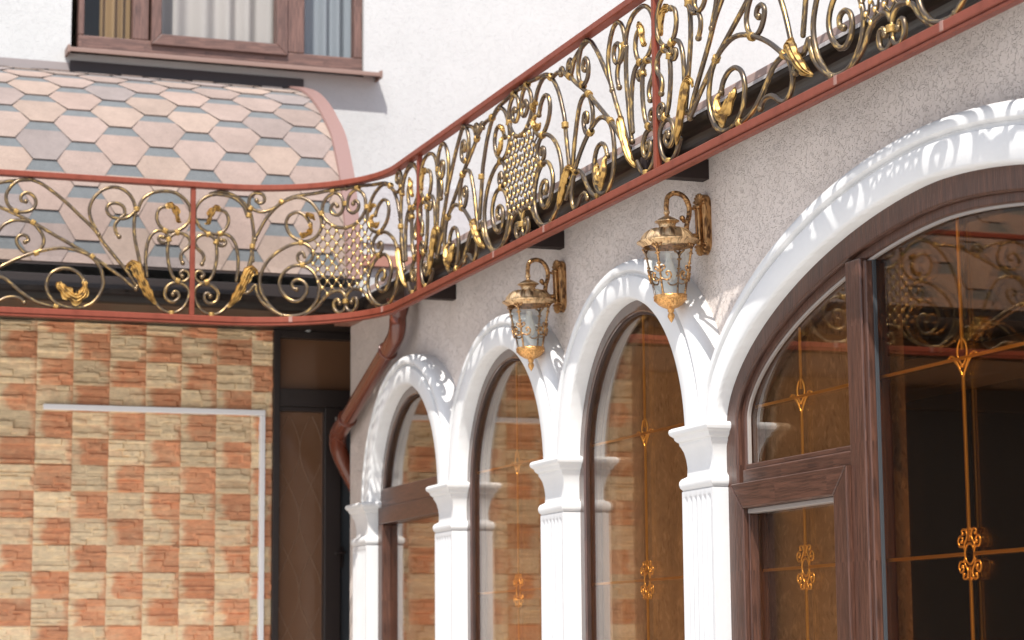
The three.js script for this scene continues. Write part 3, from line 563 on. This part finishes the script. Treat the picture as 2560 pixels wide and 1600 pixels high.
  part('hinge', [box(0.0, 0.007, 2.7, 2.72, -0.272, -0.268, 0.002)], M.bead, d);
}
{
  const t = thing('white_trim_strip', 'white square trim strip framing the checkered stone wall', 'trim');
  part('top_strip', box(-1.389, -0.344, 2.716, 2.742, -0.31, -0.262, 0.004), M.trim, t);
  part('side_strip', box(-0.369, -0.344, 0.6, 2.7155, -0.31, -0.262, 0.004), M.trim, t);
}
{
  const p = thing('downpipe', 'glossy red-brown rain pipe slanting from the gutter corner to the arcade wall', 'drainpipe');
  part('outlet', [lathe([[0.05, 0.1], [0.048, 0.06], [0.036, 0.02], [0.035, 0]], 24).translate(-0.09, 2.99, 1.07)], M.pipe, p);
  const straight = (p, q, n) => Array.from({ length: n }, (_, i) => p.clone().lerp(q, (i + 1) / n));
  part('pipe', tube([V(-0.092, 3.0, 1.07), V(-0.092, 2.968, 1.069), V(-0.091, 2.937, 1.045), V(-0.09, 2.905, 0.975), ...straight(V(-0.09, 2.905, 0.975), V(-0.072, 2.64, 0.14), 8)], 0.037, 90, 18), M.pipe, p);
  part('elbow', tube([V(-0.0735, 2.662, 0.21), V(-0.072, 2.635, 0.125), V(-0.068, 2.603, 0.03), V(-0.048, 2.553, -0.04), V(-0.008, 2.485, -0.082), V(0.04, 2.41, -0.107), V(0.085, 2.325, -0.125), V(0.09, 2.2, -0.13)], 0.0405, 70, 18), M.pipe, p);
  part('lower_pipe', new THREE.CylinderGeometry(0.032, 0.032, 2.2, 16).translate(0.09, 1.1, -0.13), M.pipe, p);
  const ringAt = (pos, dir, r) => { const g = new THREE.TorusGeometry(r, 0.005, 8, 24); g.applyQuaternion(new THREE.Quaternion().setFromUnitVectors(V(0, 0, 1), dir.normalize())); g.translate(pos.x, pos.y, pos.z); return g; };
  part('collar', ringAt(V(-0.0885, 2.885, 0.912), V(0.006, -0.1, -0.315), 0.039), M.pipe, p);
  part('collar', ringAt(V(-0.0735, 2.662, 0.21), V(0.006, -0.1, -0.315), 0.041), M.pipe, p);
}

// ---------------------------------------------------------------- curtains
function drape(name, label, mat, group, o) {    // a hanging sheet with folds
  const g = grid(o.n || 60, 8, (u, v) => { const t = lerp(o.a, o.b, u), d = (o.amp || 0.012) * Math.sin(u * o.folds * 6.283 + Math.sin(u * 9) * 0.8); const y = lerp(o.y0, o.y1, v); return o.axis === 'z' ? V(o.at + d, y, t) : V(t, y, o.at + d); });
  const uv = g.attributes.uv; for (let i = 0; i < uv.count; i++) uv.setXY(i, uv.getX(i) * (o.b - o.a), uv.getY(i) * (o.y1 - o.y0));
  const m = part(numbered(name), g, mat, scene); m.userData = { label, category: 'curtain' }; if (group) m.userData.group = group;
  return m;
}
for (const k of ['brocade', 'brocadeDark', 'drapeGold', 'drapePale', 'drapeBlue', 'blind']) M[k].side = THREE.DoubleSide;
drape('leaf_curtain', 'brown leaf-patterned curtain behind the third arched window from the downpipe', M.brocade, null, { axis: 'z', at: 0.075, a: 2.95, b: 4.08, y0: 0.4, y1: 2.9, folds: 5, amp: 0.010 });
drape('leaf_curtain', 'brown leaf-patterned curtain behind the narrow side light of the widest arch', M.brocade, null, { axis: 'z', at: 0.075, a: 4.13, b: 5.02, y0: 0.4, y1: 2.9, folds: 4, amp: 0.010 });
drape('leaf_curtain', 'brown leaf-patterned curtain behind the second arched window from the downpipe', M.brocade, null, { axis: 'z', at: 0.075, a: 1.75, b: 2.88, y0: 0.4, y1: 2.9, folds: 5, amp: 0.010 });
drape('added_curtain', 'added long brown curtain left of the stone panel for the arcade glass to mirror', M.brocadeDark, null, { axis: 'x', at: -0.28, a: -2.95, b: -1.66, y0: 0.3, y1: 3.0, folds: 5, amp: 0.02 });  // made-up curtain out of view, gives the panes something brown to mirror
drape('added_blind', 'added pinkish brown blind standing in for the pale reflection in the window nearest the downpipe', M.blind, null, { axis: 'z', at: 0.10, a: 0.6, b: 1.62, y0: 0.4, y1: 2.2, folds: 1, amp: 0.001 }).userData.category = 'blind';  // made-up sheet, lends the lower sash the look of reflecting glass
drape('drape', 'dark gold drape at the left pane of the upstairs window', M.drapeGold, null, { axis: 'x', at: -0.70, a: -1.10, b: -0.95, y0: 4.3, y1: 6.2, folds: 3, amp: 0.02 });
drape('drape', 'pale cream drape behind the wide middle pane of the upstairs window', M.drapePale, null, { axis: 'x', at: -0.68, a: -0.86, b: -0.2, y0: 4.3, y1: 6.2, folds: 5.5, amp: 0.022 });
drape('drape', 'blue-grey drape at the narrow right pane of the upstairs window', M.drapeBlue, null, { axis: 'x', at: -0.68, a: -0.16, b: 0.19, y0: 4.3, y1: 6.2, folds: 4, amp: 0.02 });
// ---------------------------------------------------------------- wrought iron balustrade along the eaves
{
  const ZL = 0.9, XA = -0.22, R = 0.6, ARC = R * Math.PI / 2, Y0 = 3.004, Y1 = 3.55;
  // arc length s -> point on the rail line; s = 0 where the bend starts
  const railAt = (s) => s < 0 ? [XA - R + s, ZL, 0, 1] : s < ARC ? [XA - R + R * Math.sin(s / R), ZL + R - R * Math.cos(s / R), -Math.sin(s / R), Math.cos(s / R)] : [XA, ZL + R + s - ARC, -1, 0];
  const P3 = (s, y, off = 0) => { const [x, z, nx, nz] = railAt(s); return V(x + nx * off, y, z + nz * off); };
  const B = thing('iron_balustrade', 'wrought iron balustrade with gilded scrolls bending round the courtyard corner above the arcade', 'balustrade');
  const SA = -4.2, SB = 6.9;
  function railBar(ya, yb, half, name) {
    const N = 150, sec = [[-half, ya], [half, ya], [half, yb], [-half, yb]], c = 0.003, cs = [];
    for (let k = 0; k < 4; k++) { const p = sec[k], a = sec[(k + 3) % 4], b = sec[(k + 1) % 4]; const d = (q) => [p[0] + Math.sign(q[0] - p[0]) * c, p[1] + Math.sign(q[1] - p[1]) * c]; cs.push(d(a), d(b)); }
    cs.push(cs[0]);
    const sAt = (u) => u < 0.2 ? lerp(SA, -0.02, u / 0.2) : u < 0.6 ? lerp(-0.02, ARC + 0.02, (u - 0.2) / 0.4) : lerp(ARC + 0.02, SB, (u - 0.6) / 0.4);
    const g = grid(N, 8, (u, v) => { const q = cs[Math.round(v * 8)]; return P3(sAt(u), q[1], q[0]); });
    const uv = g.attributes.uv; for (let i = 0; i < uv.count; i++) uv.setXY(i, sAt(uv.getX(i)), uv.getY(i) * 0.12);
    part(name, toCreasedNormals(g, 0.6), M.rail, B);
  }
  M.rail.side = THREE.DoubleSide;
  railBar(2.9785, Y0, 0.016, 'bottom_rail'); railBar(2.967, 2.978, 0.0125, 'rail_flange'); railBar(Y1, 3.574, 0.019, 'top_rail');
  const PANELS = [[-2.965, -0.125, 1.03, 0.74], [-0.125, 1.2325, 0, 0], [1.2325, 3.5825, 0.75, 0.496], [3.5825, 6.3625, 1.02, 0.711]];
  for (const s of [-2.965, -0.125, 1.2325, 3.5825, 6.3625]) {
    const g = new RoundedBoxGeometry(0.021, Y1 - Y0, 0.021, 1, 0.003), [x, z] = railAt(s);
    part('post', boxUV(g.translate(x, (Y0 + Y1) / 2, z), 1, 1, 'y'), M.rail, B);
  }
  // digitised half panels: A = straight panel seen left of the corner post, L = lattice panel at the bend
  const A2 = ([x, y]) => [(1632 - x) / 2058, (1335 + 0.0445 * x - y) / 2111];
  const L2 = ([x, y]) => { const yb = x < 1000 ? 1410 : x < 1480 ? 1410 - 20 * (x - 1000) / 480 : 1390, yt = x < 500 ? 230 + 0.08 * (x - 100) : x < 1000 ? 262 + 0.016 * (x - 500) : 270 - 0.115 * (x - 1000); return [(x - 78) / 2040, (yb - y) / (yb - yt) * 0.546]; };
  const SCROLLS = [
    [[1300, 1275], [1380, 1362], [1460, 1387], [1540, 1358], [1598, 1270], [1608, 1190], [1570, 1135], [1510, 1115], [1440, 1132], [1400, 1190], [1412, 1258], [1470, 1288], [1520, 1250], [1510, 1203], [1478, 1196], [1468, 1222]],
    [[1422, 738], [1415, 840], [1430, 960], [1460, 1050], [1500, 1095], [1560, 1105], [1603, 1070], [1598, 1022], [1555, 1006], [1527, 1036], [1546, 1058]],
    [[1422, 738], [1440, 700], [1475, 676], [1530, 670], [1588, 700], [1612, 750], [1590, 800], [1546, 840], [1530, 888], [1548, 940]],
    [[1240, 1060], [1228, 950], [1231, 830], [1255, 722], [1300, 662], [1350, 645], [1392, 655], [1412, 695], [1405, 745], [1370, 755], [1338, 732], [1348, 700], [1376, 706]],
    [[1150, 470], [1190, 372], [1270, 310], [1370, 290], [1470, 302], [1560, 362], [1610, 450], [1610, 530], [1570, 600], [1500, 645], [1420, 655], [1358, 620], [1320, 552], [1322, 482], [1350, 442], [1395, 428]],
  ];
  const FAN = [
    [[1140, 470], [1126, 560], [1131, 700], [1160, 850], [1196, 1010], [1225, 1120]],
    [[1132, 440], [1110, 372], [1060, 306], [980, 265], [900, 270], [820, 320], [766, 400], [750, 480], [770, 570], [800, 630], [830, 690]],
    [[1126, 480], [1080, 530], [1030, 546], [980, 545], [920, 520], [892, 462], [912, 420], [970, 408], [1030, 438], [1042, 500], [1004, 545], [966, 600], [970, 660], [1000, 710]],
    [[270, 212], [340, 238], [430, 300], [560, 410], [680, 530], [790, 640], [880, 770], [990, 910], [1090, 1040], [1160, 1150]],
    [[-610, 268], [-480, 262], [-330, 292], [-170, 360], [0, 450], [110, 502], [290, 592], [450, 690], [620, 790], [780, 887], [900, 972], [1020, 1062], [1150, 1172]],
    [[270, 212], [170, 222], [104, 275], [66, 362], [84, 440], [140, 492], [205, 502], [282, 478], [310, 412], [282, 352], [232, 330], [190, 358], [190, 400], [226, 408]],
    [[270, 212], [170, 220], [40, 238], [-60, 272], [-130, 340], [-165, 364]],
    [[-165, 362], [-205, 318], [-190, 262], [-142, 246], [-108, 282], [-132, 312], [-158, 296]],
    [[-165, 362], [-225, 340], [-290, 300], [-330, 262], [-372, 268], [-366, 300]],
    [[290, 592], [230, 578], [140, 575], [60, 612], [0, 690], [-60, 800], [-110, 930], [-150, 1060], [-170, 1180]],
    [[290, 592], [330, 640], [370, 702], [382, 762], [352, 830], [300, 862], [230, 855], [176, 802], [160, 742], [190, 706], [240, 712], [258, 752], [230, 766]],
    [[-280, 1200], [-200, 1145], [-60, 1052], [100, 950], [250, 880], [400, 832], [530, 815], [640, 832], [770, 890], [840, 970], [870, 1062], [875, 1130], [850, 1220], [790, 1300], [700, 1343], [600, 1343], [500, 1308], [430, 1230], [410, 1130], [440, 1050], [510, 1002], [600, 1000], [680, 1046], [716, 1108]],
    [[-60, 1052], [0, 1060], [80, 1092], [200, 1200], [330, 1290], [450, 1328], [520, 1336]],
    [[-60, 1052], [-118, 1110], [-150, 1200], [-120, 1285], [-55, 1318], [0, 1306], [80, 1260], [160, 1250], [210, 1270], [235, 1300]],
  ];
  const STEM = [                                                     // used where the lattice half meets the post directly
    [[230, 285], [320, 266], [400, 285], [500, 350], [570, 440], [600, 560], [610, 690], [600, 770], [590, 900], [560, 1060], [520, 1160]],
    [[590, 425], [640, 448], [700, 454], [790, 420], [850, 372]],
    [[580, 425], [566, 372], [582, 310], [632, 284], [690, 305], [698, 360], [655, 378], [632, 352]],
    [[606, 900], [600, 770], [622, 705]],
  ];
  const LATT = [
    [[540, 1080], [592, 850], [622, 705], [652, 640], [720, 512], [830, 392], [920, 346], [1010, 334], [1110, 370], [1180, 450], [1214, 532], [1208, 620], [1150, 698], [1060, 733], [980, 710], [912, 642], [890, 560], [920, 492], [990, 468], [1060, 500], [1110, 570]],
    [[1060, 872], [1040, 832], [1002, 850], [1002, 902], [1050, 930], [1110, 910], [1140, 850], [1118, 790], [1050, 752], [960, 756], [850, 802], [750, 882], [690, 980], [666, 1080], [690, 1200], [760, 1310], [850, 1385], [960, 1404], [1070, 1375], [1160, 1290], [1200, 1180], [1182, 1080], [1130, 1000], [1050, 955], [950, 955], [872, 1012], [836, 1100], [872, 1200], [960, 1268], [1030, 1258], [1080, 1190], [1068, 1112], [1002, 1078], [952, 1102], [956, 1150], [990, 1166]],
    [[510, 1180], [560, 1190], [630, 1120], [640, 1180], [690, 1270], [770, 1340], [860, 1396]],
    [[1060, 1400], [1180, 1318], [1260, 1224], [1340, 1186], [1410, 1184], [1456, 1230], [1468, 1310], [1430, 1372], [1380, 1378], [1342, 1338], [1347, 1272], [1382, 1262], [1400, 1296]],
    [[1214, 470], [1268, 540], [1340, 588], [1400, 602], [1465, 606]],
    [[1222, 462], [1240, 372], [1290, 312], [1350, 282], [1410, 312], [1440, 380], [1430, 450], [1380, 488], [1322, 470], [1310, 422], [1348, 382], [1376, 404]],
    [[850, 372], [920, 335], [1000, 318], [1150, 290], [1300, 258], [1465, 240]],
  ];
  // collars: place, direction along the bar in degrees, set
  const COLLARS = { S: [[[1140, 458], 80], [[1390, 648], 20], [[1495, 664], 10], [[1424, 728], 75], [[1505, 1098], 20], [[1458, 1398], 90]], F: [[[-165, 362], 30], [[150, 497], 30], [[290, 592], 30], [[320, 862], 160], [[780, 888], 40], [[-60, 1052], 40], [[490, 1334], 15]], L: [[[600, 770], 85], [[1030, 743], 0], [[1045, 945], 5], [[1216, 474], 80], [[1458, 384], 90], [[1330, 268], 0], [[850, 368], 145], [[1462, 1282], 90]], T: [[[582, 424], 65]] };
  const GOLDLEAF = {
    S: [{ sp: [[1392, 428], [1440, 428], [1478, 470], [1490, 530], [1506, 570], [1530, 572]], w: [0.008, 0.016, 0.014, 0.011, 0.007, 0.003], lobes: 3, rise: 0.01 }],
    B: [{ sp: [[1318, 1312], [1262, 1240], [1212, 1150], [1170, 1060], [1138, 985], [1108, 952], [1072, 962], [1066, 1000]], w: [0.004, 0.013, 0.022, 0.026, 0.021, 0.014, 0.010, 0.006], lobes: 2, rise: 0.017 }],
    F: [{ sp: [[716, 1106], [722, 1160], [706, 1222], [660, 1262], [602, 1240], [552, 1192], [522, 1150], [540, 1128]], w: [0.006, 0.013, 0.02, 0.025, 0.026, 0.022, 0.017, 0.012], lobes: 5, rise: 0.018 }],
    L: [{ sp: [[1110, 570], [1128, 610], [1104, 662], [1052, 680], [1020, 660]], w: [0.006, 0.010, 0.013, 0.012, 0.006], lobes: 3, rise: 0.012 }, { sp: [[1070, 500], [1110, 492], [1140, 512], [1160, 540]], w: [0.005, 0.011, 0.010, 0.003], lobes: 2, rise: 0.01 }],
  };
  function leafGeo(o, map, place) {
    const curve = new THREE.CatmullRomCurve3(o.sp.map((q) => { const [u, w] = map(q); return V(u, w, 0); }), false, 'centripetal'), NU = 44, NV = 26, wid = (t) => { const k = t * (o.w.length - 1), i = Math.min(o.w.length - 2, Math.floor(k)); return lerp(o.w[i], o.w[i + 1], k - i); };
    const side = (sgn) => grid(NU, NV, (u, v) => {
      const p = curve.getPoint(u), d = curve.getTangent(u), n = V(-d.y, d.x, 0), e = v * 2 - 1;
      const lob = 1 + 0.26 * Math.sin(u * Math.PI * 2 * o.lobes) * Math.abs(e) + 0.09 * Math.sin(u * Math.PI * 14) * e * e, w = wid(u) * lob;
      const rib = 0.0042 * Math.cos(e * Math.PI * 4) * smooth(0, 0.12, u) * smooth(1.02, 0.8, u), crown = o.rise * Math.sin(Math.PI * Math.pow(u, 0.8)) * (1 - 0.75 * e * e) + 0.008;
      return place(p.x + n.x * e * w, p.y + n.y * e * w + (u > 0.5 ? 0 : 0), crown + rib + sgn * 0.0014);
    });
    const a = side(1), b = side(-1); const bi = b.index.array; for (let i = 0; i < bi.length; i += 3) { const t = bi[i + 1]; bi[i + 1] = bi[i + 2]; bi[i + 2] = t; } b.computeVertexNormals();
    for (const g of [a, b]) { const uv = g.attributes.uv; for (let i = 0; i < uv.count; i++) uv.setXY(i, uv.getX(i) * 0.16, uv.getY(i) * 0.06); }
    return mergeGeometries([a.toNonIndexed(), b.toNonIndexed()]);
  }
  const RB = 0.0078;
  PANELS.forEach(([s0, s1, fan, shift], pi) => {
    const panel = sub('scroll_panel', B);
    for (const dir of [1, -1]) {
      const place = (u, w, off = 0) => P3(dir > 0 ? s0 + u : s1 - u, Y0 + w, off);
      const mS = A2, mF = (q) => { const [u, w] = A2(q); return [u < 0.2 ? u : 0.2 + (u - 0.2) * fan, w]; }, mL = (q) => { const [u, w] = L2(q); return [u + shift, w]; };
      const bars = (list, map, r = RB) => list.forEach((c, ci) => {
        const ctrl = c.map((q) => { const [u, w] = map(q); return V(u, clamp(w, 0.004, 0.542), 0); });
        const sm = new THREE.CatmullRomCurve3(ctrl, false, 'centripetal'), n = Math.max(12, Math.ceil(sm.getLength() / 0.012));
        const bow = 0.0025 * ((ci % 3) - 1);
        const pts = []; for (let i = 0; i <= n; i++) { const p = sm.getPoint(i / n); pts.push(place(p.x, p.y, bow)); }
        part('scroll', tube(pts, r, n * 2, 7, 1.35), M.iron, panel);
      });
      const collars = (list, map) => list.forEach(([q, deg]) => {
        const [u, w] = map(q), a = deg * Math.PI / 180, e = 0.0085;
        const c = place(u, clamp(w, 0.005, 0.535), 0), t = place(u + Math.cos(a) * e, w + Math.sin(a) * e, 0).sub(place(u - Math.cos(a) * e, w - Math.sin(a) * e, 0)).normalize();
        const g = lathe([[0.0068, -0.0095], [0.0115, -0.0095], [0.0128, -0.006], [0.0112, -0.003], [0.0126, 0], [0.0112, 0.003], [0.0128, 0.006], [0.0115, 0.0095], [0.0068, 0.0095]], 12);
        g.applyQuaternion(new THREE.Quaternion().setFromUnitVectors(V(0, 1, 0), t)); g.translate(c.x, c.y, c.z);
        part('collar', g, M.gold, panel);
      });
      const leaves = (list, map) => list.forEach((o) => part('leaf', leafGeo(o, map, place), M.gold, panel));
      bars(SCROLLS, mS); collars(COLLARS.S, mS); leaves(GOLDLEAF.S, mS); leaves(GOLDLEAF.B, mS);
      if (fan) {
        bars(FAN, mF); collars(COLLARS.F, mF); leaves(GOLDLEAF.F, mF);
        // leaf on the lattice side of the fan, mirrored
        const mir = (q) => { const [u, w] = A2(q), k = (1632 + 330) / 2058; return [0.2 + (k - 0.02 - 0.2) * fan - (u - 0.2) * 1.15, 0.008 + w * 0.66]; };
        leaves(GOLDLEAF.B, mir);
      } else bars(STEM, mL), collars(COLLARS.T, mL);
      bars(LATT, mL); collars(COLLARS.L, mL); leaves(GOLDLEAF.L, mL);
    }
    // pale weld patches where the big scrolls touch the bottom rail
    for (const dir of [1, -1]) for (const q of [[945, 1404]]) {
      const [u] = L2(q), c = P3(dir > 0 ? s0 + u + shift : s1 - u - shift, 2.9915, 0.0), e = P3(dir > 0 ? s0 + u + shift : s1 - u - shift, 2.9915, 0.0165);
      const g = new RoundedBoxGeometry(0.016, 0.024, 0.0345, 1, 0.001); g.rotateY(Math.atan2(e.x - c.x, e.z - c.z)); part('weld', g.translate(c.x, c.y + 0.0005, c.z), M.weld, panel);
    }
    // woven lattice in the middle
    const half = (s1 - s0) / 2, place = (u, w, off) => P3(s0 + half + u, Y0 + w, off);
    const outline = [[1222, 500], [1290, 565], [1400, 604], [1465, 606], [1465, 1225], [1430, 1186], [1340, 1186], [1262, 1220], [1206, 1215], [1200, 1130], [1160, 1030], [1126, 940], [1146, 850], [1122, 785], [1150, 712], [1206, 640], [1216, 540]].map((q) => { const [u, w] = L2(q); return [u - 0.68, w]; });
    const poly = [...outline.slice(0, 4), ...outline.slice(0, 4).reverse().map(([u, w]) => [-u, w]), ...outline.slice(5).reverse().map(([u, w]) => [-u, w]), ...outline.slice(4)];
    const inside = (u, w) => { const au = -Math.abs(u); let c = false; for (let i = 0, j = outline.length - 1; i < outline.length; j = i++) { const [x0, y0] = outline[i], [x1, y1] = outline[j]; if ((y0 > w) !== (y1 > w) && au < ((x1 - x0) * (w - y0)) / (y1 - y0) + x0) c = !c; } return c; };
    const DX = 0.045, DY = 0.053, wm = 0.25;
    for (const d of [1, -1]) for (let k = -8; k <= 8; k++) {
      // line: u = (k + 0.5) * DX + t * DX/2 * d ; w = wm + t * DY/2
      let run = [];
      const flush = () => { if (run.length > 4) { const pts = run.map(([u, w, t]) => place(u, w, 0.0028 * d * Math.cos(t * Math.PI))); part('lattice_bar', tube(pts, 0.0036, run.length * 2, 5), M.iron, panel); } run = []; };
      for (let t = -14; t <= 14; t += 0.25) { const u = k * DX + t * DX / 2 * d, w = wm + t * DY / 2; if (inside(u, w)) run.push([u, w, t]); else flush(); }
      flush();
    }
    const st = new THREE.SphereGeometry(0.0066, 8, 6), studs = [];
    for (let i = -12; i <= 12; i++) for (let j = -14; j <= 14; j++) { if ((i + j) % 2) continue; const u = i * DX / 2, w = wm + j * DY / 2; if (!inside(u, w)) continue; const p = place(u, w, 0.003); studs.push(st.clone().scale(1, 1.15, 1).translate(p.x, p.y, p.z)); }
    part('lattice_stud', studs, M.studs, panel, 'stuff');
  });
}
// ---------------------------------------------------------------- wall lanterns
{
  const L = thing('wall_lantern', 'antique bronze wall lantern between the widest arch and its smaller neighbour', 'wall lamp', 'bronze lanterns on the arcade wall');
  const C = 0.13;                                                   // distance of the lantern axis from the wall; local +z points away from the wall
  const at = (g, y = 0) => g.translate(0, y, C);
  // back plate: long rounded plate with fluted shell ends
  {
    const p = sub('back_plate', L);
    const s = new THREE.Shape(); const w = 0.030, h = 0.088;
    s.moveTo(-w, -h + 0.03); s.lineTo(-w, h - 0.03); s.absarc(0, h - 0.03, w, Math.PI, 0, true); s.lineTo(w, -h + 0.03); s.absarc(0, -h + 0.03, w, 0, -Math.PI, true);
    part('plate', boxUV(new THREE.ExtrudeGeometry(s, { depth: 0.014, bevelEnabled: true, bevelSize: 0.005, bevelThickness: 0.006, bevelSegments: 3 }).translate(0, 0.055, 0.001)), M.bronze, p);
    part('ridge', [new RoundedBoxGeometry(0.026, 0.1, 0.014, 2, 0.005).translate(0, 0.055, 0.026), new RoundedBoxGeometry(0.006, 0.12, 0.012, 2, 0.003).translate(-0.027, 0.055, 0.018), new RoundedBoxGeometry(0.006, 0.12, 0.012, 2, 0.003).translate(0.027, 0.055, 0.018)].map((g) => boxUV(g)), M.bronze, p);
    for (const e of [1, -1]) {
      const fl = []; for (let i = 0; i < 9; i++) { const a = (i - 4) / 4 * 1.35; const g = new THREE.CapsuleGeometry(0.0046, 0.026, 3, 7); g.translate(0, 0.024, 0); g.rotateZ(-a); if (e < 0) g.rotateZ(Math.PI); g.translate(0, 0.055 + e * 0.055, 0.022); fl.push(g); }
      fl.push(new THREE.SphereGeometry(0.011, 12, 8).translate(0, 0.055 + e * 0.055, 0.024));
      part('shell', fl, M.bronze, p);
    }
  }
  const arm = sub('arm', L);
  const yz = (list) => list.map(([z, y]) => V(0, y, z));
  part('crook', tube(yz([[C, 0.085], [C, 0.112], [0.123, 0.138], [0.104, 0.149], [0.083, 0.147], [0.064, 0.133], [0.055, 0.108], [0.056, 0.083], [0.064, 0.058], [0.066, 0.036], [0.055, 0.021], [0.038, 0.02], [0.02, 0.024]]), 0.0078, 80, 12), M.bronze, arm);
  part('curl', [tube(yz([[0.057, 0.08], [0.064, 0.068], [0.074, 0.064], [0.08, 0.07]]), 0.0052, 24, 10), new THREE.SphereGeometry(0.0088, 14, 10).translate(0, 0.073, 0.079).toNonIndexed()], M.bronze, arm);
  part('knuckle', [[0.0605, 0.125], [0.0572, 0.117]].map(([z, y]) => new THREE.TorusGeometry(0.0078, 0.0026, 8, 18).rotateX(Math.PI / 2).rotateX(-0.35).translate(0, y, z)), M.bronze, arm);
  part('prop', tube(yz([[0.056, 0.1], [0.045, 0.104], [0.03, 0.1]]), 0.0045, 16, 8), M.bronze, arm);
  part('finial', at(lathe([[0.0006, 0.116], [0.0045, 0.107], [0.0076, 0.096], [0.0098, 0.0895], [0.009, 0.086], [0.0056, 0.082], [0.007, 0.079], [0.0115, 0.076], [0.0225, 0.071], [0.0345, 0.064], [0.0385, 0.0612], [0.036, 0.059], [0.0285, 0.056], [0.0248, 0.048], [0.026, 0.04], [0.029, 0.0365], [0.023, 0.034]], 32)), M.bronzeSunlit, L);
  // fluted cap
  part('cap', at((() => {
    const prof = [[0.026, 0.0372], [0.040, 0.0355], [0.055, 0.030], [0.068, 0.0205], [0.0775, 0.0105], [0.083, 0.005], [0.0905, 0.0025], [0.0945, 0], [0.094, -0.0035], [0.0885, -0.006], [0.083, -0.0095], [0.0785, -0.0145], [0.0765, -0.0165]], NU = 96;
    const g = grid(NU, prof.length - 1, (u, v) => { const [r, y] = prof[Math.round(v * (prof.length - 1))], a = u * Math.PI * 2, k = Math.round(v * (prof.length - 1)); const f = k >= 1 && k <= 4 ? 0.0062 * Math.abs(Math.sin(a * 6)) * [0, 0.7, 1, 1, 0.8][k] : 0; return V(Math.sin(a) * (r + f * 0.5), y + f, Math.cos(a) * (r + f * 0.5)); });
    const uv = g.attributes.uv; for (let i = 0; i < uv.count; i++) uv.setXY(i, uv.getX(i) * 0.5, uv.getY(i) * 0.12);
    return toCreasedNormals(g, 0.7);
  })()), M.bronzeSunlit, L);
  part('glass', at(lathe([[0.0763, -0.016], [0.0661, -0.065], [0.0555, -0.116], [0.0445, -0.169]], 48)), M.lampGlass, L);
  M.lampGlass.side = THREE.DoubleSide;
  part('bulb', at(lathe([[0.0, -0.125], [0.012, -0.122], [0.02, -0.108], [0.022, -0.095], [0.016, -0.075], [0.010, -0.06], [0.010, -0.035]], 20)), M.bulb, L);
  part('base', at(lathe([[0.044, -0.17], [0.0495, -0.171], [0.051, -0.176], [0.0495, -0.182], [0.0505, -0.186], [0.044, -0.192], [0.036, -0.2], [0.023, -0.208], [0.012, -0.212], [0.009, -0.216], [0.011, -0.2195], [0.007, -0.223], [0.0105, -0.231], [0.0105, -0.237], [0.006, -0.246], [0.0008, -0.254]].map(([r, y]) => [r, y + 0.007]), 32)), M.bronzeGold, L);
  for (let k = 0; k < 4; k++) {
    const a = 0.70 + k * Math.PI / 2, rib = sub('rib', L);
    const on = (y, side = 0, out = 0.0035) => { const r = 0.0763 + (y + 0.016) * 0.208 + out, b = a + side / r; return V(Math.sin(b) * r, y, C + Math.cos(b) * r); };
    const T = (list, r, end = 1) => tube(list.map(([y, sd]) => on(y, sd)), r, 30, 7, end);
    part('strap', T([[-0.018, 0], [-0.06, 0], [-0.1, 0], [-0.14, 0], [-0.169, 0]], 0.0034), M.bronze, rib);
    for (const e of [1, -1]) {
      part('scroll', T([[-0.118, 0], [-0.124, e * 0.012], [-0.122, e * 0.026], [-0.11, e * 0.033], [-0.1, e * 0.027], [-0.103, e * 0.018], [-0.11, e * 0.021]], 0.0027, 1.4), M.bronze, rib);
      part('tendril', T([[-0.094, 0], [-0.086, e * 0.006], [-0.082, e * 0.014], [-0.088, e * 0.017], [-0.092, e * 0.012]], 0.0022, 1.3), M.bronze, rib);
      part('leaflet', T([[-0.034, 0], [-0.024, e * 0.006], [-0.018, e * 0.015]], 0.0034, 1), M.bronze, rib);
    }
    for (const [y, s] of [[-0.044, 0.007], [-0.096, 0.009], [-0.074, 0.006], [-0.167, 0.007]]) { const p = on(y, 0, 0.004), g = new RoundedBoxGeometry(s * 2, 0.006, 0.009, 1, 0.002); g.rotateY(a); part('clasp', g.translate(p.x, p.y, p.z), M.bronze, rib); }
  }
  L.rotation.set(0.028, -Math.PI / 2, 0, 'YXZ'); L.position.set(0, 2.82, 4.0);
  const L2 = L.clone(); L2.name = numbered('wall_lantern'); L2.userData = { ...L.userData, label: 'antique bronze wall lantern between the second and third arches from the downpipe' };
  L2.position.set(0, 2.82, 2.785); scene.add(L2);
}
renderer.render(scene, camera);
